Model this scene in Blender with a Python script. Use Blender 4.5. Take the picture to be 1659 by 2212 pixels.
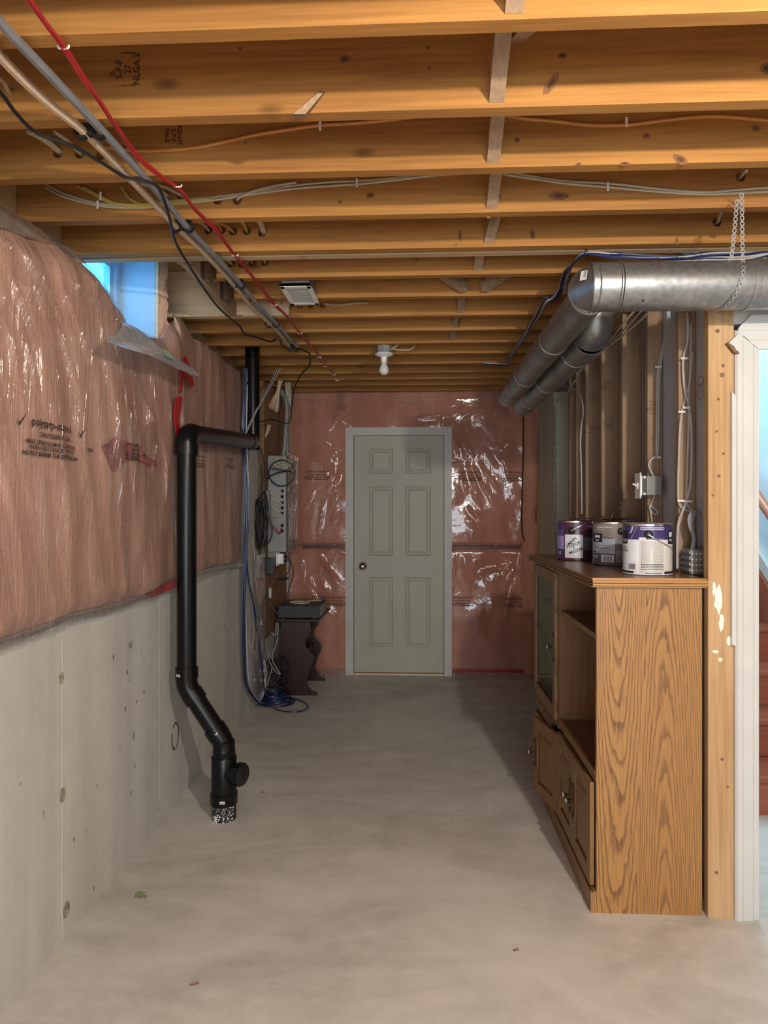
import bpy, bmesh, math, random
import numpy as np
from mathutils import Vector, Matrix, noise as mnoise
for o in list(bpy.data.objects): bpy.data.objects.remove(o)
random.seed(7)
C = bpy.context.scene.collection
SC = bpy.context.scene
# ------------------------------------------------------------------ camera
F = 1480.0; TH = math.radians(2.73); CH = 1.41; HY = 1103.0
cs, sn = math.cos(TH), math.sin(TH)
cam = bpy.data.cameras.new('camera'); camo = bpy.data.objects.new('camera', cam); C.objects.link(camo)
camo.location = (0, 0, CH); camo.rotation_euler = (math.pi/2, 0, TH)
cam.sensor_fit = 'HORIZONTAL'; cam.sensor_width = 36; cam.lens = 36*F/1659; cam.shift_y = -3/1659; cam.clip_start = .02
SC.camera = camo
# ------------------------------------------------------------------ world, lamps, exposure
w = bpy.data.worlds.new('sky'); SC.world = w; w.use_nodes = True
w.node_tree.nodes['Background'].inputs[0].default_value = (.03, .20, .46, 1)
w.node_tree.nodes['Background'].inputs[1].default_value = 12.0
def lamp(name, kind, loc, power, col, rot=(0,0,0), size=None, sy=None, rad=.03):
    l = bpy.data.lights.new(name, kind); l.energy = power; l.color = col
    if kind == 'AREA':
        l.shape = 'RECTANGLE'; l.size = size; l.size_y = sy or size
    else: l.shadow_soft_size = rad
    o = bpy.data.objects.new(name, l); o.location = loc; o.rotation_euler = rot; C.objects.link(o); return o
lamp('ceiling_bulb_light', 'POINT', (.85, .30, 2.21), 108, (1, .91, .78), rad=.03)
lamp('rear_fill_warm', 'AREA', (.82, -1.6, 2.24), 16, (1, .95, .88), rot=(math.radians(62), 0, 0), size=.9, sy=.22)  # added warm fill below the joists, no such lamp is known
lamp('rear_fill_cool', 'AREA', (.3, -3.3, 1.1), 96, (.76, .89, 1), rot=(math.pi/2, 0, 0), size=2.6, sy=1.3)  # added cool fill behind the camera, there is no window in that wall
lamp('stairwell_daylight', 'AREA', (1.70, 4.4, 3.7), 50, (.62, .84, 1), size=.7, sy=2.4)
SC.view_settings.view_transform = 'Standard'; SC.view_settings.look = 'None'
SC.view_settings.gamma = 1; SC.view_settings.use_curve_mapping = False
SC.view_settings.exposure = 0.3
# ------------------------------------------------------------------ helpers
def P(px, py, X=None, Y=None, z=None, d=None):
    """world point seen at pixel (px,py) on the plane X, Y, z or at depth d"""
    a = (px-829.5)/F; b = -(py-HY)/F
    dx, dy = a*cs-sn, a*sn+cs
    if X is not None: t = X/dx
    elif Y is not None: t = Y/dy
    elif z is not None: t = (z-CH)/b
    else: t = d
    return Vector((dx*t, dy*t, CH+b*t))
WL = {}
class MB:
    def __init__(s): s.v = []; s.f = []; s.m = []; s.mi = 0
    def add(s, vs, fs):
        n = len(s.v); s.v += [tuple(v) for v in vs]; s.f += [tuple(i+n for i in f) for f in fs]; s.m += [s.mi]*len(fs); return s
    def box(s, x0, x1, y0, y1, z0, z1, bv=0):
        if bv:
            b = min(bv, (x1-x0)*.45, (y1-y0)*.45, (z1-z0)*.45); vs = []; idx = {}
            bm = bmesh.new(); bmesh.ops.create_cube(bm, size=1)
            for v in bm.verts: v.co = ((x0+x1)/2+v.co.x*(x1-x0), (y0+y1)/2+v.co.y*(y1-y0), (z0+z1)/2+v.co.z*(z1-z0))
            bmesh.ops.bevel(bm, geom=bm.edges[:], offset=b, segments=2, affect='EDGES', profile=.6)
            bm.verts.index_update(); s.add([v.co[:] for v in bm.verts], [[v.index for v in f.verts] for f in bm.faces]); bm.free(); return s
        return s.add([(x, y, z) for x in (x0, x1) for y in (y0, y1) for z in (z0, z1)],
              [(0,1,3,2), (4,6,7,5), (0,4,5,1), (2,3,7,6), (0,2,6,4), (1,5,7,3)])
    def tube(s, pts, r, seg=8, closed=False, smooth=1, cap=True):
        p = [Vector(q) for q in pts]
        if smooth and len(p) > 2: p = catmull(p, 3+smooth*2, closed)
        n = len(p); rr = r if isinstance(r, (list, tuple)) else None
        up = None; vs = []
        for i, c in enumerate(p):
            a = p[(i-1) % n] if (closed or i > 0) else p[0]; b = p[(i+1) % n] if (closed or i < n-1) else p[-1]
            t = (b-a); t = t.normalized() if t.length > 1e-9 else Vector((0,0,1))
            if up is None:
                up = Vector((0,0,1)) if abs(t.z) < .9 else Vector((1,0,0))
            u = (up - t*up.dot(t)); u = u.normalized() if u.length > 1e-6 else t.orthogonal().normalized()
            up = u; w_ = t.cross(u)
            rad = rr[min(i*len(rr)//n, len(rr)-1)] if rr else r
            for k in range(seg):
                an = 2*math.pi*k/seg; vs.append(c+u*math.cos(an)*rad+w_*math.sin(an)*rad)
        fs = []
        for i in range(n if closed else n-1):
            j = (i+1) % n
            for k in range(seg): fs.append((i*seg+k, i*seg+(k+1) % seg, j*seg+(k+1) % seg, j*seg+k))
        if not closed and cap: fs += [tuple(range(seg))[::-1], tuple((n-1)*seg+k for k in range(seg))]
        return s.add(vs, fs)
    def lathe(s, prof, o, ax=(0,0,1), seg=32, a0=0, a1=2*math.pi):
        """prof = [(r,h)...] around the axis ax through o"""
        ax = Vector(ax).normalized(); o = Vector(o)
        u = ax.orthogonal().normalized() if abs(ax.z) < .99 else Vector((1,0,0)); w_ = ax.cross(u)
        full = abs(a1-a0-2*math.pi) < 1e-6; m = seg if full else seg+1; vs = []
        for r, h in prof:
            for k in range(m):
                an = a0+(a1-a0)*k/seg; vs.append(o+ax*h+(u*math.cos(an)+w_*math.sin(an))*r)
        fs = []
        for i in range(len(prof)-1):
            for k in range(seg):
                k2 = (k+1) % m; fs.append((i*m+k, i*m+k2, (i+1)*m+k2, (i+1)*m+k))
        return s.add(vs, fs)
    def prism(s, poly, fn, t0, t1):
        """poly in 2D, fn(u,v,t)->xyz, extruded from t0 to t1"""
        n = len(poly); vs = [fn(u, v, t0) for u, v in poly]+[fn(u, v, t1) for u, v in poly]
        fs = [tuple(range(n))[::-1], tuple(range(n, 2*n))]+[(i, (i+1) % n, n+(i+1) % n, n+i) for i in range(n)]
        return s.add(vs, fs)
    def grid(s, fn, nu, nv):
        vs = [fn(i/nu, j/nv) for i in range(nu+1) for j in range(nv+1)]
        return s.add(vs, [(i*(nv+1)+j, (i+1)*(nv+1)+j, (i+1)*(nv+1)+j+1, i*(nv+1)+j+1) for i in range(nu) for j in range(nv)])
def catmull(p, k, closed):
    out = []; n = len(p)
    for i in range(n if closed else n-1):
        g = (lambda j: p[j % n]) if closed else (lambda j: p[max(0, min(n-1, j))])
        a, b, c, d = g(i-1), g(i), g(i+1), g(i+2)
        for q in range(k):
            t = q/k; out.append(.5*((2*b)+(c-a)*t+(2*a-5*b+4*c-d)*t*t+(3*b-a-3*c+d)*t**3))
    if not closed: out.append(p[-1])
    return out
def ob(name, mb, mats, parent=None, smooth=False, recalc=True, angle=40):
    if not isinstance(mats, (list, tuple)): mats = [mats]
    vs = np.array([tuple(v) for v in mb.v], dtype=float)
    if parent is not None: L = Vector(WL[parent.name])
    else:
        lo, hi = vs.min(0), vs.max(0); L = Vector(((lo[0]+hi[0])/2, (lo[1]+hi[1])/2, lo[2]))
    me = bpy.data.meshes.new(name)
    me.from_pydata([tuple(v) for v in (vs-np.array(L[:]))], [], mb.f)
    for m in mats: me.materials.append(m)
    for p_, mi in zip(me.polygons, mb.m): p_.material_index = mi
    if recalc:
        bm = bmesh.new(); bm.from_mesh(me); bmesh.ops.recalc_face_normals(bm, faces=bm.faces[:]); bm.to_mesh(me); bm.free()
    if smooth:
        for p_ in me.polygons: p_.use_smooth = True
        try: me.set_sharp_from_angle(angle=math.radians(angle))
        except Exception: pass
    o = bpy.data.objects.new(name, me); C.objects.link(o)
    if parent is not None: o.parent = parent; WL[o.name] = L
    else: o.location = L; WL[o.name] = L
    return o
def tag(o, label=None, cat=None, group=None, kind=None):
    if label: o['label'] = label
    if cat: o['category'] = cat
    if group: o['group'] = group
    if kind: o['kind'] = kind
    return o
def thing(name, loc, label, cat, group=None):
    o = bpy.data.objects.new(name, None); C.objects.link(o); o.location = loc; o.empty_display_size = .1
    WL[o.name] = Vector(loc); return tag(o, label, cat, group)
def struct(name, mb, m, **k): return tag(ob(name, mb, m, **k), kind='structure')
def fbm(x, y, z, o=3): return mnoise.fractal(Vector((x, y, z)), 1.0, 2.0, o)
def text_mesh(txt, size, align='CENTER', ofs=.0):
    c = bpy.data.curves.new('t', 'FONT'); c.body = txt; c.size = size; c.align_x = align; c.align_y = 'CENTER'
    c.resolution_u = 2; c.offset = ofs; c.space_line = .95
    o = bpy.data.objects.new('t', c); C.objects.link(o)
    me = bpy.data.meshes.new_from_object(o.evaluated_get(bpy.context.evaluated_depsgraph_get()))
    vs = [v.co.copy() for v in me.vertices]; fs = [tuple(p.vertices) for p in me.polygons]
    bpy.data.objects.remove(o); bpy.data.meshes.remove(me); return vs, fs
def put_text(mb, txt, size, fn, rot=0, ofs=0, align='CENTER'):
    vs, fs = text_mesh(txt, size, align, ofs); c, s_ = math.cos(rot), math.sin(rot)
    return mb.add([fn(v.x*c-v.y*s_, v.x*s_+v.y*c) for v in vs], fs)
# ------------------------------------------------------------------ materials
def nt(name):
    m = bpy.data.materials.new(name); m.use_nodes = True; t = m.node_tree
    return m, t, t.nodes['Principled BSDF'], t.nodes['Material Output']
def N(t, kind, **k):
    n = t.nodes.new(kind)
    for a, v in k.items():
        if a.startswith('i_'): n.inputs[a[2:].replace('_', ' ')].default_value = v
        else: setattr(n, a, v)
    return n
def ramp(t, fac, stops):
    r = t.nodes.new('ShaderNodeValToRGB'); t.links.new(fac, r.inputs[0]); e = r.color_ramp.elements
    while len(e) < len(stops): e.new(.5)
    for el, (p, c) in zip(e, stops): el.position = p; el.color = (*c, 1) if len(c) == 3 else c
    return r.outputs[0]
def coords(t, scale=(1,1,1), rnd=True):
    tc = N(t, 'ShaderNodeTexCoord'); mp = N(t, 'ShaderNodeMapping'); mp.inputs['Scale'].default_value = scale
    if rnd:
        oi = N(t, 'ShaderNodeObjectInfo'); mu = N(t, 'ShaderNodeMath', operation='MULTIPLY'); mu.inputs[1].default_value = 37.7
        t.links.new(oi.outputs['Random'], mu.inputs[0]); va = N(t, 'ShaderNodeVectorMath', operation='ADD')
        t.links.new(tc.outputs['Object'], va.inputs[0]); t.links.new(mu.outputs[0], va.inputs[1]); t.links.new(va.outputs[0], mp.inputs[0])
    else: t.links.new(tc.outputs['Object'], mp.inputs[0])
    return mp.outputs[0]
def noisen(t, vec, scale, detail=4, rough=.55, dist=0):
    n = N(t, 'ShaderNodeTexNoise'); n.inputs['Scale'].default_value = scale; n.inputs['Detail'].default_value = detail
    n.inputs['Roughness'].default_value = rough; n.inputs['Distortion'].default_value = dist; t.links.new(vec, n.inputs['Vector']); return n.outputs['Fac']
def mixc(t, fac, a, b, mode='MIX'):
    m = N(t, 'ShaderNodeMix', data_type='RGBA', blend_type=mode)
    for s_, v in ((m.inputs[0], fac), (m.inputs[6], a), (m.inputs[7], b)):
        if isinstance(v, (int, float)): s_.default_value = v
        elif isinstance(v, tuple): s_.default_value = (*v, 1)
        else: t.links.new(v, s_)
    return m.outputs[2]
def bump(t, b, h, strength=.3, dist=.01):
    n = N(t, 'ShaderNodeBump'); n.inputs['Strength'].default_value = strength; n.inputs['Distance'].default_value = dist
    t.links.new(h, n.inputs['Height']); t.links.new(n.outputs[0], b.inputs['Normal'])
def plain(name, col, rough=.6, metal=0, var=.08, nscale=20, coat=0, spec=.5):
    m, t, b, o = nt(name); v = coords(t)
    n = noisen(t, v, nscale, 3)
    c2 = tuple(max(0, c*(1-var*2)) for c in col); c1 = tuple(min(1, c*(1+var)) for c in col)
    t.links.new(ramp(t, n, [(.3, c2), (.7, c1)]), b.inputs['Base Color'])
    b.inputs['Roughness'].default_value = rough; b.inputs['Metallic'].default_value = metal
    b.inputs['Coat Weight'].default_value = coat; b.inputs['Specular IOR Level'].default_value = spec
    return m
def wood(name, c1, c2, axis=0, knots=True, rough=.7, grain=1.0, spec=.3):
    m, t, b, o = nt(name); sc = [16*grain]*3; sc[axis] = .8*grain
    v = coords(t, tuple(sc)); n1 = noisen(t, v, 1.3, 7, .66, 1.1)
    col = ramp(t, n1, [(.32, c2), (.52, c1), (.70, tuple(min(1, x*1.12) for x in c1))])
    s2 = [60*grain]*3; s2[axis] = 2.0
    n2 = noisen(t, coords(t, tuple(s2)), 1.5, 2)
    col = mixc(t, .34, col, ramp(t, n2, [(.38, tuple(x*.5 for x in c2)), (.62, c1)]))
    big = noisen(t, coords(t, (1.1, 1.1, 1.1)), 1.2, 2); col = mixc(t, .35, col, ramp(t, big, [(.35, c2), (.65, c1)]))
    if knots:
        s3 = [7.5]*3; s3[axis] = 3.2; s3[1 if axis != 1 else 0] = 0
        vo = N(t, 'ShaderNodeTexVoronoi'); vo.inputs['Scale'].default_value = .8; t.links.new(coords(t, tuple(s3)), vo.inputs['Vector'])
        k = ramp(t, vo.outputs['Distance'], [(.05, (1,1,1)), (.085, (.55,.55,.55)), (.13, (0,0,0))])
        col = mixc(t, mixc(t, 1.0, k, (.8, .8, .8), 'MULTIPLY'), col, tuple(x*.25 for x in c2))
    t.links.new(col, b.inputs['Base Color']); b.inputs['Roughness'].default_value = rough; b.inputs['Specular IOR Level'].default_value = spec
    bump(t, b, n2, .12, .002); return m
LUM, LUMD = (.74, .42, .16), (.60, .30, .10)
M = {}
M['joist'] = wood('joist_spruce', (.50, .232, .058), (.31, .125, .034), 0)
M['joistY'] = wood('header_spruce', (.55, .38, .22), (.38, .24, .13), 1)
M['trimj'] = wood('trimmer_spruce_lit', (.62, .44, .26), (.48, .32, .17), 0)  # window light put into the colour of the trimmer joist
M['pale'] = wood('pale_lit_spruce', (.92, .70, .46), (.80, .55, .32), 0)  # paler copy for the joist board by the window, daylight put into its colour
M['stud'] = wood('stud_spruce', (.42, .28, .175), (.30, .195, .12), 2)
M['post'] = wood('post_spruce', (.58, .38, .20), (.42, .235, .10), 2)
M['osb'] = wood('osb_panel', (.62, .42, .22), (.45, .27, .12), 0, grain=.8)
M['oak_dark'] = wood('oak_inner_panel', (.24, .125, .06), (.16, .078, .035), 2, knots=False, rough=.5)
M['ply'] = wood('plywood_board', (.30, .17, .09), (.22, .12, .06), 2)
M['mahog'] = wood('dark_mahogany', (.035, .012, .008), (.018, .007, .005), 2, knots=False, rough=.35, spec=.5)
M['stair'] = wood('red_stair_wood', (.33, .10, .05), (.22, .06, .03), 0, knots=False, rough=.3, spec=.5)
M['rail'] = wood('red_rail_wood', (.45, .16, .07), (.33, .09, .04), 1, knots=False, rough=.3, spec=.5)
def oak(name, ax=1, lng=2, centers=((.115, -.9), (.30, 1.5)), base=1.0):
    """plain-sawn oak with cathedral arches; ax = across, lng = along the board"""
    m, t, b, o = nt(name); tc = N(t, 'ShaderNodeTexCoord'); sp = N(t, 'ShaderNodeSeparateXYZ'); t.links.new(tc.outputs['Object'], sp.inputs[0])
    U, V_ = sp.outputs[ax], sp.outputs[lng]
    def mth(op, a, b_=None):
        n = N(t, 'ShaderNodeMath', operation=op)
        for i, x in enumerate((a, b_)):
            if x is None: continue
            if isinstance(x, (int, float)): n.inputs[i].default_value = x
            else: t.links.new(x, n.inputs[i])
        return n.outputs[0]
    sc = [7, 7, 7]; sc[lng] = 1.6; wn = noisen(t, coords(t, tuple(sc), False), 1.0, 4, .55)
    sc2 = [90, 90, 90]; sc2[lng] = 22; wn2 = noisen(t, coords(t, tuple(sc2), False), 1.0, 1)
    vals = []
    for cx, cz in centers:
        du = mth('MULTIPLY', mth('SUBTRACT', U, cx), 1.0); dv = mth('MULTIPLY', mth('SUBTRACT', V_, cz), .052)
        vals.append(mth('SQRT', mth('ADD', mth('MULTIPLY', du, du), mth('MULTIPLY', dv, dv))))
    dmin = vals[0] if len(vals) == 1 else mth('SMOOTH_MIN', vals[0], vals[1])
    if len(vals) > 1: dmin.node.inputs[2].default_value = .02
    dd = mth('ADD', dmin, mth('MULTIPLY', wn, .035)); dd = mth('ADD', dd, mth('MULTIPLY', wn2, .0022))
    fr = mth('FRACT', mth('MULTIPLY', dd, 150.0))
    line = ramp(t, fr, [(0, (1,1,1)), (.16, (.8,.8,.8)), (.36, (.05,.05,.05)), (.90, (0,0,0)), (1, (1,1,1))])
    sc3 = [220, 220, 220]; sc3[lng] = 9; pore = noisen(t, coords(t, tuple(sc3), False), 1.0, 2)
    A, B = tuple(x*base for x in (.56, .285, .09)), tuple(x*base for x in (.17, .08, .03))
    col = mixc(t, line, A, B)
    col = mixc(t, .30, col, ramp(t, pore, [(.38, B), (.55, A)]))
    big = noisen(t, coords(t, (3, 3, .8), False), 1.0, 2)
    col = mixc(t, ramp(t, big, [(.4, (0,0,0)), (.7, (.35,.35,.35))]), col, tuple(x*base for x in (.42, .19, .06)))
    t.links.new(col, b.inputs['Base Color']); b.inputs['Roughness'].default_value = .42; bump(t, b, line, -.08, .001); return m
M['oak_end'] = oak('oak_end_panel', 0, 2, ((-.105, 1.75), (.055, -.55)), .76)
M['oak_x'] = oak('oak_top_edge', 1, 0, ((0, -1),), .9)
M['oak_y'] = oak('oak_rail_shaded', 2, 1, ((.1, -1),), .5)  # cabinet front: oak darkened for the side turned away from the bulb
M['oak_z'] = oak('oak_stile_shaded', 1, 2, ((-.2, -1),), .48)  # same oak as the end panel, with the front's shade in its colour
M['oak_top'] = oak('oak_top_surface', 0, 1, ((.2, -1.2),), .42); M['oak_top'].node_tree.nodes['Principled BSDF'].inputs['Roughness'].default_value = .3
M['oak_shelf'] = wood('oak_shelf', (.22, .13, .085), (.16, .09, .06), 1, knots=False, rough=.45)
def concrete(name, c1, c2, wall=False, tone=None):
    m, t, b, o = nt(name); v = coords(t, (1,1,1), False)
    n1 = noisen(t, v, 1.3, 6, .6, .3); n2 = noisen(t, v, 9, 5, .65); n3 = noisen(t, v, 70, 3, .6)
    col = ramp(t, n1, [(.30, c2), (.55, c1), (.75, tuple(x*1.08 for x in c1))])
    col = mixc(t, .55, col, ramp(t, n2, [(.35, c2), (.62, c1)]))
    col = mixc(t, .12, col, ramp(t, n3, [(.35, tuple(x*.55 for x in c2)), (.6, c1)]))
    if wall:
        st = noisen(t, coords(t, (1, 5, .35), False), 1.0, 4, .6); col = mixc(t, .45, col, ramp(t, st, [(.35, tuple(x*.86 for x in c2)), (.6, c1)]))
        vo = N(t, 'ShaderNodeTexVoronoi'); vo.inputs['Scale'].default_value = 1; vo.inputs['Randomness'].default_value = 1
        t.links.new(coords(t, (1, 17, 9), False), vo.inputs['Vector'])
        k = ramp(t, vo.outputs['Distance'], [(.08, (1,1,1)), (.115, (0,0,0))])
        msk = ramp(t, noisen(t, v, 3.1, 2), [(.5, (0,0,0)), (.56, (1,1,1))])
        k2 = mixc(t, 1.0, k, msk, 'MULTIPLY'); col = mixc(t, k2, col, tuple(x*.22 for x in c2))
        bump(t, b, n2, .25, .006)
    else:
        sw = noisen(t, coords(t, (1.2, 3.2, 1), False), 1.2, 6, .62, 1.3); col = mixc(t, .40, col, ramp(t, sw, [(.38, tuple(x*.82 for x in c2)), (.6, c1)]))
        bump(t, b, n2, .12, .004)
        vo = N(t, 'ShaderNodeTexVoronoi'); vo.inputs['Scale'].default_value = 2.6; t.links.new(v, vo.inputs['Vector'])
        k = ramp(t, vo.outputs['Distance'], [(.010, (1,1,1)), (.016, (0,0,0))]); col = mixc(t, k, col, tuple(x*.35 for x in c2))
        gn = noisen(t, coords(t, (1, 1, 1), False), .9, 3)
        col = mixc(t, ramp(t, gn, [(.52, (0,0,0)), (.66, (.5,.5,.5))]), col, tuple(min(1, x*1.16) for x in c1))
    t.links.new(col, b.inputs['Base Color']); b.inputs['Roughness'].default_value = .62 if not wall else .85
    b.inputs['Specular IOR Level'].default_value = .4; return m
M['floor'] = concrete('floor_concrete', (.66, .645, .60), (.47, .455, .42))
M['conc'] = concrete('wall_concrete', (.62, .61, .57), (.47, .465, .43), True)
M['conc2'] = concrete('pier_concrete', (.60, .60, .50), (.46, .46, .38), True)
M['grey'] = plain('drywall_back', (.52, .54, .60), .9, var=.05, nscale=4)
M['white'] = plain('white_trim_paint', (.60, .60, .58), .45, var=.03, nscale=6)
M['jamb'] = plain('window_vinyl', (.50, .68, .82), .4, var=.02)
M['doorp'] = plain('door_paint', (.44, .42, .335), .5, var=.03, nscale=5)
M['casing'] = plain('casing_paint', (.55, .53, .48), .5, var=.04, nscale=9)
M['stairwall'] = plain('stairwell_wall_paint', (.72, .84, .88), .8, var=.02, nscale=2)
M['plasterboard'] = plain('drywall', (.6, .58, .54), .9, var=.04, nscale=3)
M['black'] = plain('abs_black', (.006, .006, .006), .27, var=.1, nscale=8, spec=.28)
M['rubber'] = plain('black_rubber', (.010, .010, .011), .5)
M['blackplastic'] = plain('black_casing', (.015, .015, .017), .45)
M['greytube'] = plain('grey_tube', (.20, .20, .21), .35, coat=.3)
M['beigetube'] = plain('translucent_tube', (.58, .42, .28), .35, coat=.3)
M['tubeshade'] = plain('frosted_tube', (.42, .29, .21), .35, coat=.3)
M['red'] = plain('red_cable', (.40, .02, .025), .35, coat=.3)
M['redtape'] = plain('red_tape', (.45, .008, .015), .35, coat=.2)
M['orange'] = plain('orange_cable', (.62, .26, .06), .5)
M['cream'] = plain('white_cable', (.55, .47, .34), .5)
M['yellow'] = plain('yellow_cable', (.55, .42, .09), .5)
M['whitec'] = plain('grey_white_cable', (.50, .47, .45), .45)
M['bluec'] = plain('blue_cable', (.010, .022, .10), .4, coat=.2)
M['greyc'] = plain('grey_cable', (.30, .30, .34), .5)
M['staple'] = plain('cable_staple', (.85, .82, .78), .5)
M['tape_g'] = plain('green_tape', (.30, .62, .38), .6)
M['steel'] = plain('panel_steel', (.30, .30, .29), .55, .3, nscale=6)
M['chrome'] = plain('chrome', (.75, .72, .66), .18, 1)
M['brass'] = plain('antique_brass', (.10, .07, .035), .4, .8)
M['porc'] = plain('white_porcelain', (.85, .84, .82), .25, coat=.4)
M['vent'] = plain('white_grille', (.92, .88, .78), .5)
M['pvc'] = plain('grey_conduit', (.22, .23, .21), .5)
M['dark'] = plain('dark_gap', (.02, .015, .012), .9)
M['ink'] = plain('black_ink', (.035, .025, .022), .8)
M['inkfade'] = plain('faded_ink', (.16, .07, .05), .8)
M['inkwood'] = plain('stamp_ink', (.10, .04, .018), .9)
M['leaf'] = plain('dry_leaf', (.20, .25, .10), .8)
M['twig'] = plain('brown_splinter', (.22, .12, .07), .8)
M['knot'] = plain('dark_knot', (.12, .05, .02), .8, var=.2)
M['knot_rim'] = plain('knot_rim', (.27, .115, .04), .8, var=.2)
M['paint'] = plain('white_paint_smear', (.85, .83, .76), .6)
M['pier_edge'] = plain('broken_concrete', (.38, .36, .28), .95, var=.3, nscale=60)
M['redinsul'] = plain('red_stain', (.38, .13, .13), .6, var=.2, nscale=15)
def metalduct():
    m, t, b, o = nt('galvanised_duct'); v = coords(t, (1,1,1), False)
    vo = N(t, 'ShaderNodeTexVoronoi'); vo.inputs['Scale'].default_value = 55; t.links.new(v, vo.inputs['Vector'])
    n = noisen(t, v, 7, 4, .6, 1); c = ramp(t, n, [(.3, (.20, .21, .215)), (.6, (.34, .345, .345)), (.8, (.43, .43, .425))])
    c = mixc(t, .10, c, vo.outputs['Distance']); t.links.new(c, b.inputs['Base Color']); b.inputs['Metallic'].default_value = .82
    t.links.new(ramp(t, n, [(.35, (.48,)*3), (.7, (.32,)*3)]), b.inputs['Roughness']); bump(t, b, noisen(t, v, 14, 2), .10, .01); return m
M['duct'] = metalduct()
def insul():
    m, t, b, o = nt('pink_fibreglass'); v = coords(t, (1,1,1), False)
    n = noisen(t, v, 3.5, 5, .6); n2 = noisen(t, coords(t, (8, 8, 2.0), False), 1.2, 4, .6); n3 = noisen(t, v, 90, 3)
    c = ramp(t, n, [(.3, (.52, .285, .21)), (.65, (.66, .42, .33))]); c = mixc(t, .4, c, ramp(t, n2, [(.35, (.46, .235, .17)), (.65, (.80, .55, .41))]))
    c = mixc(t, .15, c, ramp(t, n3, [(.4, (.4, .15, .1)), (.6, (.85, .5, .38))])); t.links.new(c, b.inputs['Base Color'])
    b.inputs['Roughness'].default_value = 1; b.inputs['Specular IOR Level'].default_value = .1; bump(t, b, n3, .3, .005); return m
M['insul'] = insul()
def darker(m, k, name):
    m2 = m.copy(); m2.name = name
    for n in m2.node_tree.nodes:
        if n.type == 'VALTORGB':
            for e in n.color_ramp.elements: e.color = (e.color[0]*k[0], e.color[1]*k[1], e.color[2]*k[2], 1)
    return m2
M['insul_shaded'] = darker(M['insul'], (.74, .58, .54), 'pink_fibreglass_shaded')  # same batting, colour darkened to stand for the dim back wall
def poly(name, haze=.06, spec=.10, bs=.35, col=(.75, .72, .72), sc=(9, 9, 2.2), rough=.13):
    m, t, b, o = nt(name); t.nodes.remove(b)
    tr = N(t, 'ShaderNodeBsdfTransparent'); gl = N(t, 'ShaderNodeBsdfGlossy'); gl.inputs['Roughness'].default_value = rough
    gl.inputs['Color'].default_value = (1, 1, 1, 1); df = N(t, 'ShaderNodeBsdfDiffuse'); df.inputs['Color'].default_value = (*col, 1)
    tl = N(t, 'ShaderNodeBsdfTranslucent'); tl.inputs['Color'].default_value = (*col, 1)
    md = N(t, 'ShaderNodeMixShader'); md.inputs[0].default_value = .5; t.links.new(df.outputs[0], md.inputs[1]); t.links.new(tl.outputs[0], md.inputs[2])
    v = coords(t, sc, False); n = noisen(t, v, 1.6, 4, .55, .8); bp = N(t, 'ShaderNodeBump'); bp.inputs['Strength'].default_value = bs; bp.inputs['Distance'].default_value = .02
    t.links.new(n, bp.inputs['Height']); t.links.new(bp.outputs[0], gl.inputs['Normal'])
    fr = N(t, 'ShaderNodeFresnel'); fr.inputs[0].default_value = 1.45; t.links.new(bp.outputs[0], fr.inputs['Normal'])
    ma = N(t, 'ShaderNodeMath', operation='ADD'); t.links.new(fr.outputs[0], ma.inputs[0]); ma.inputs[1].default_value = spec-.04
    cl = N(t, 'ShaderNodeMath', operation='MINIMUM'); t.links.new(ma.outputs[0], cl.inputs[0]); cl.inputs[1].default_value = .5
    m1 = N(t, 'ShaderNodeMixShader'); m1.inputs[0].default_value = haze; t.links.new(tr.outputs[0], m1.inputs[1]); t.links.new(md.outputs[0], m1.inputs[2])
    m2 = N(t, 'ShaderNodeMixShader'); t.links.new(cl.outputs[0], m2.inputs[0]); t.links.new(m1.outputs[0], m2.inputs[1]); t.links.new(gl.outputs[0], m2.inputs[2])
    t.links.new(m2.outputs[0], o.inputs['Surface']); return m
M['poly'] = poly('clear_poly_left', .10, .09, 1.0, sc=(5, 20, 1.7), rough=.13)
M['poly_b'] = poly('clear_poly_back', .02, .05, .22, sc=(4, 4, 4), rough=.08)
M['polyhaze'] = poly('folded_poly', .42, .10, .4, (.60, .58, .60))
M['flap'] = poly('milky_poly_flap_bluelit', .85, .08, .3, (.70, .84, .98))  # blue of the window light put into the plastic's own colour
def glassm(name, tint=(.9, .95, .92), refl=.08):
    m, t, b, o = nt(name); t.nodes.remove(b); tr = N(t, 'ShaderNodeBsdfTransparent'); tr.inputs[0].default_value = (*tint, 1)
    gl = N(t, 'ShaderNodeBsdfGlossy'); gl.inputs['Roughness'].default_value = .03; mx = N(t, 'ShaderNodeMixShader'); mx.inputs[0].default_value = refl
    t.links.new(tr.outputs[0], mx.inputs[1]); t.links.new(gl.outputs[0], mx.inputs[2]); t.links.new(mx.outputs[0], o.inputs['Surface']); return m
M['glass'] = glassm('window_glass'); M['cglass'] = glassm('cabinet_glass', (.86, .9, .84), .10)
# ------------------------------------------------------------------ geometry constants
XL, XR, YB, YF, ZJ, ZT = -1.16, 1.007, 5.93, -3.6, 2.42, 2.655
# ------------------------------------------------------------------ setting: floor, walls
struct('floor', MB().box(-1.6, 4.1, YF-.1, 7.2, -.12, 0), M['floor'])
wl = MB().box(-1.42, XL, YF, 6.1, 0, 2.08)
wall_left = struct('wall_left', wl, M['conc'])
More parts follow.
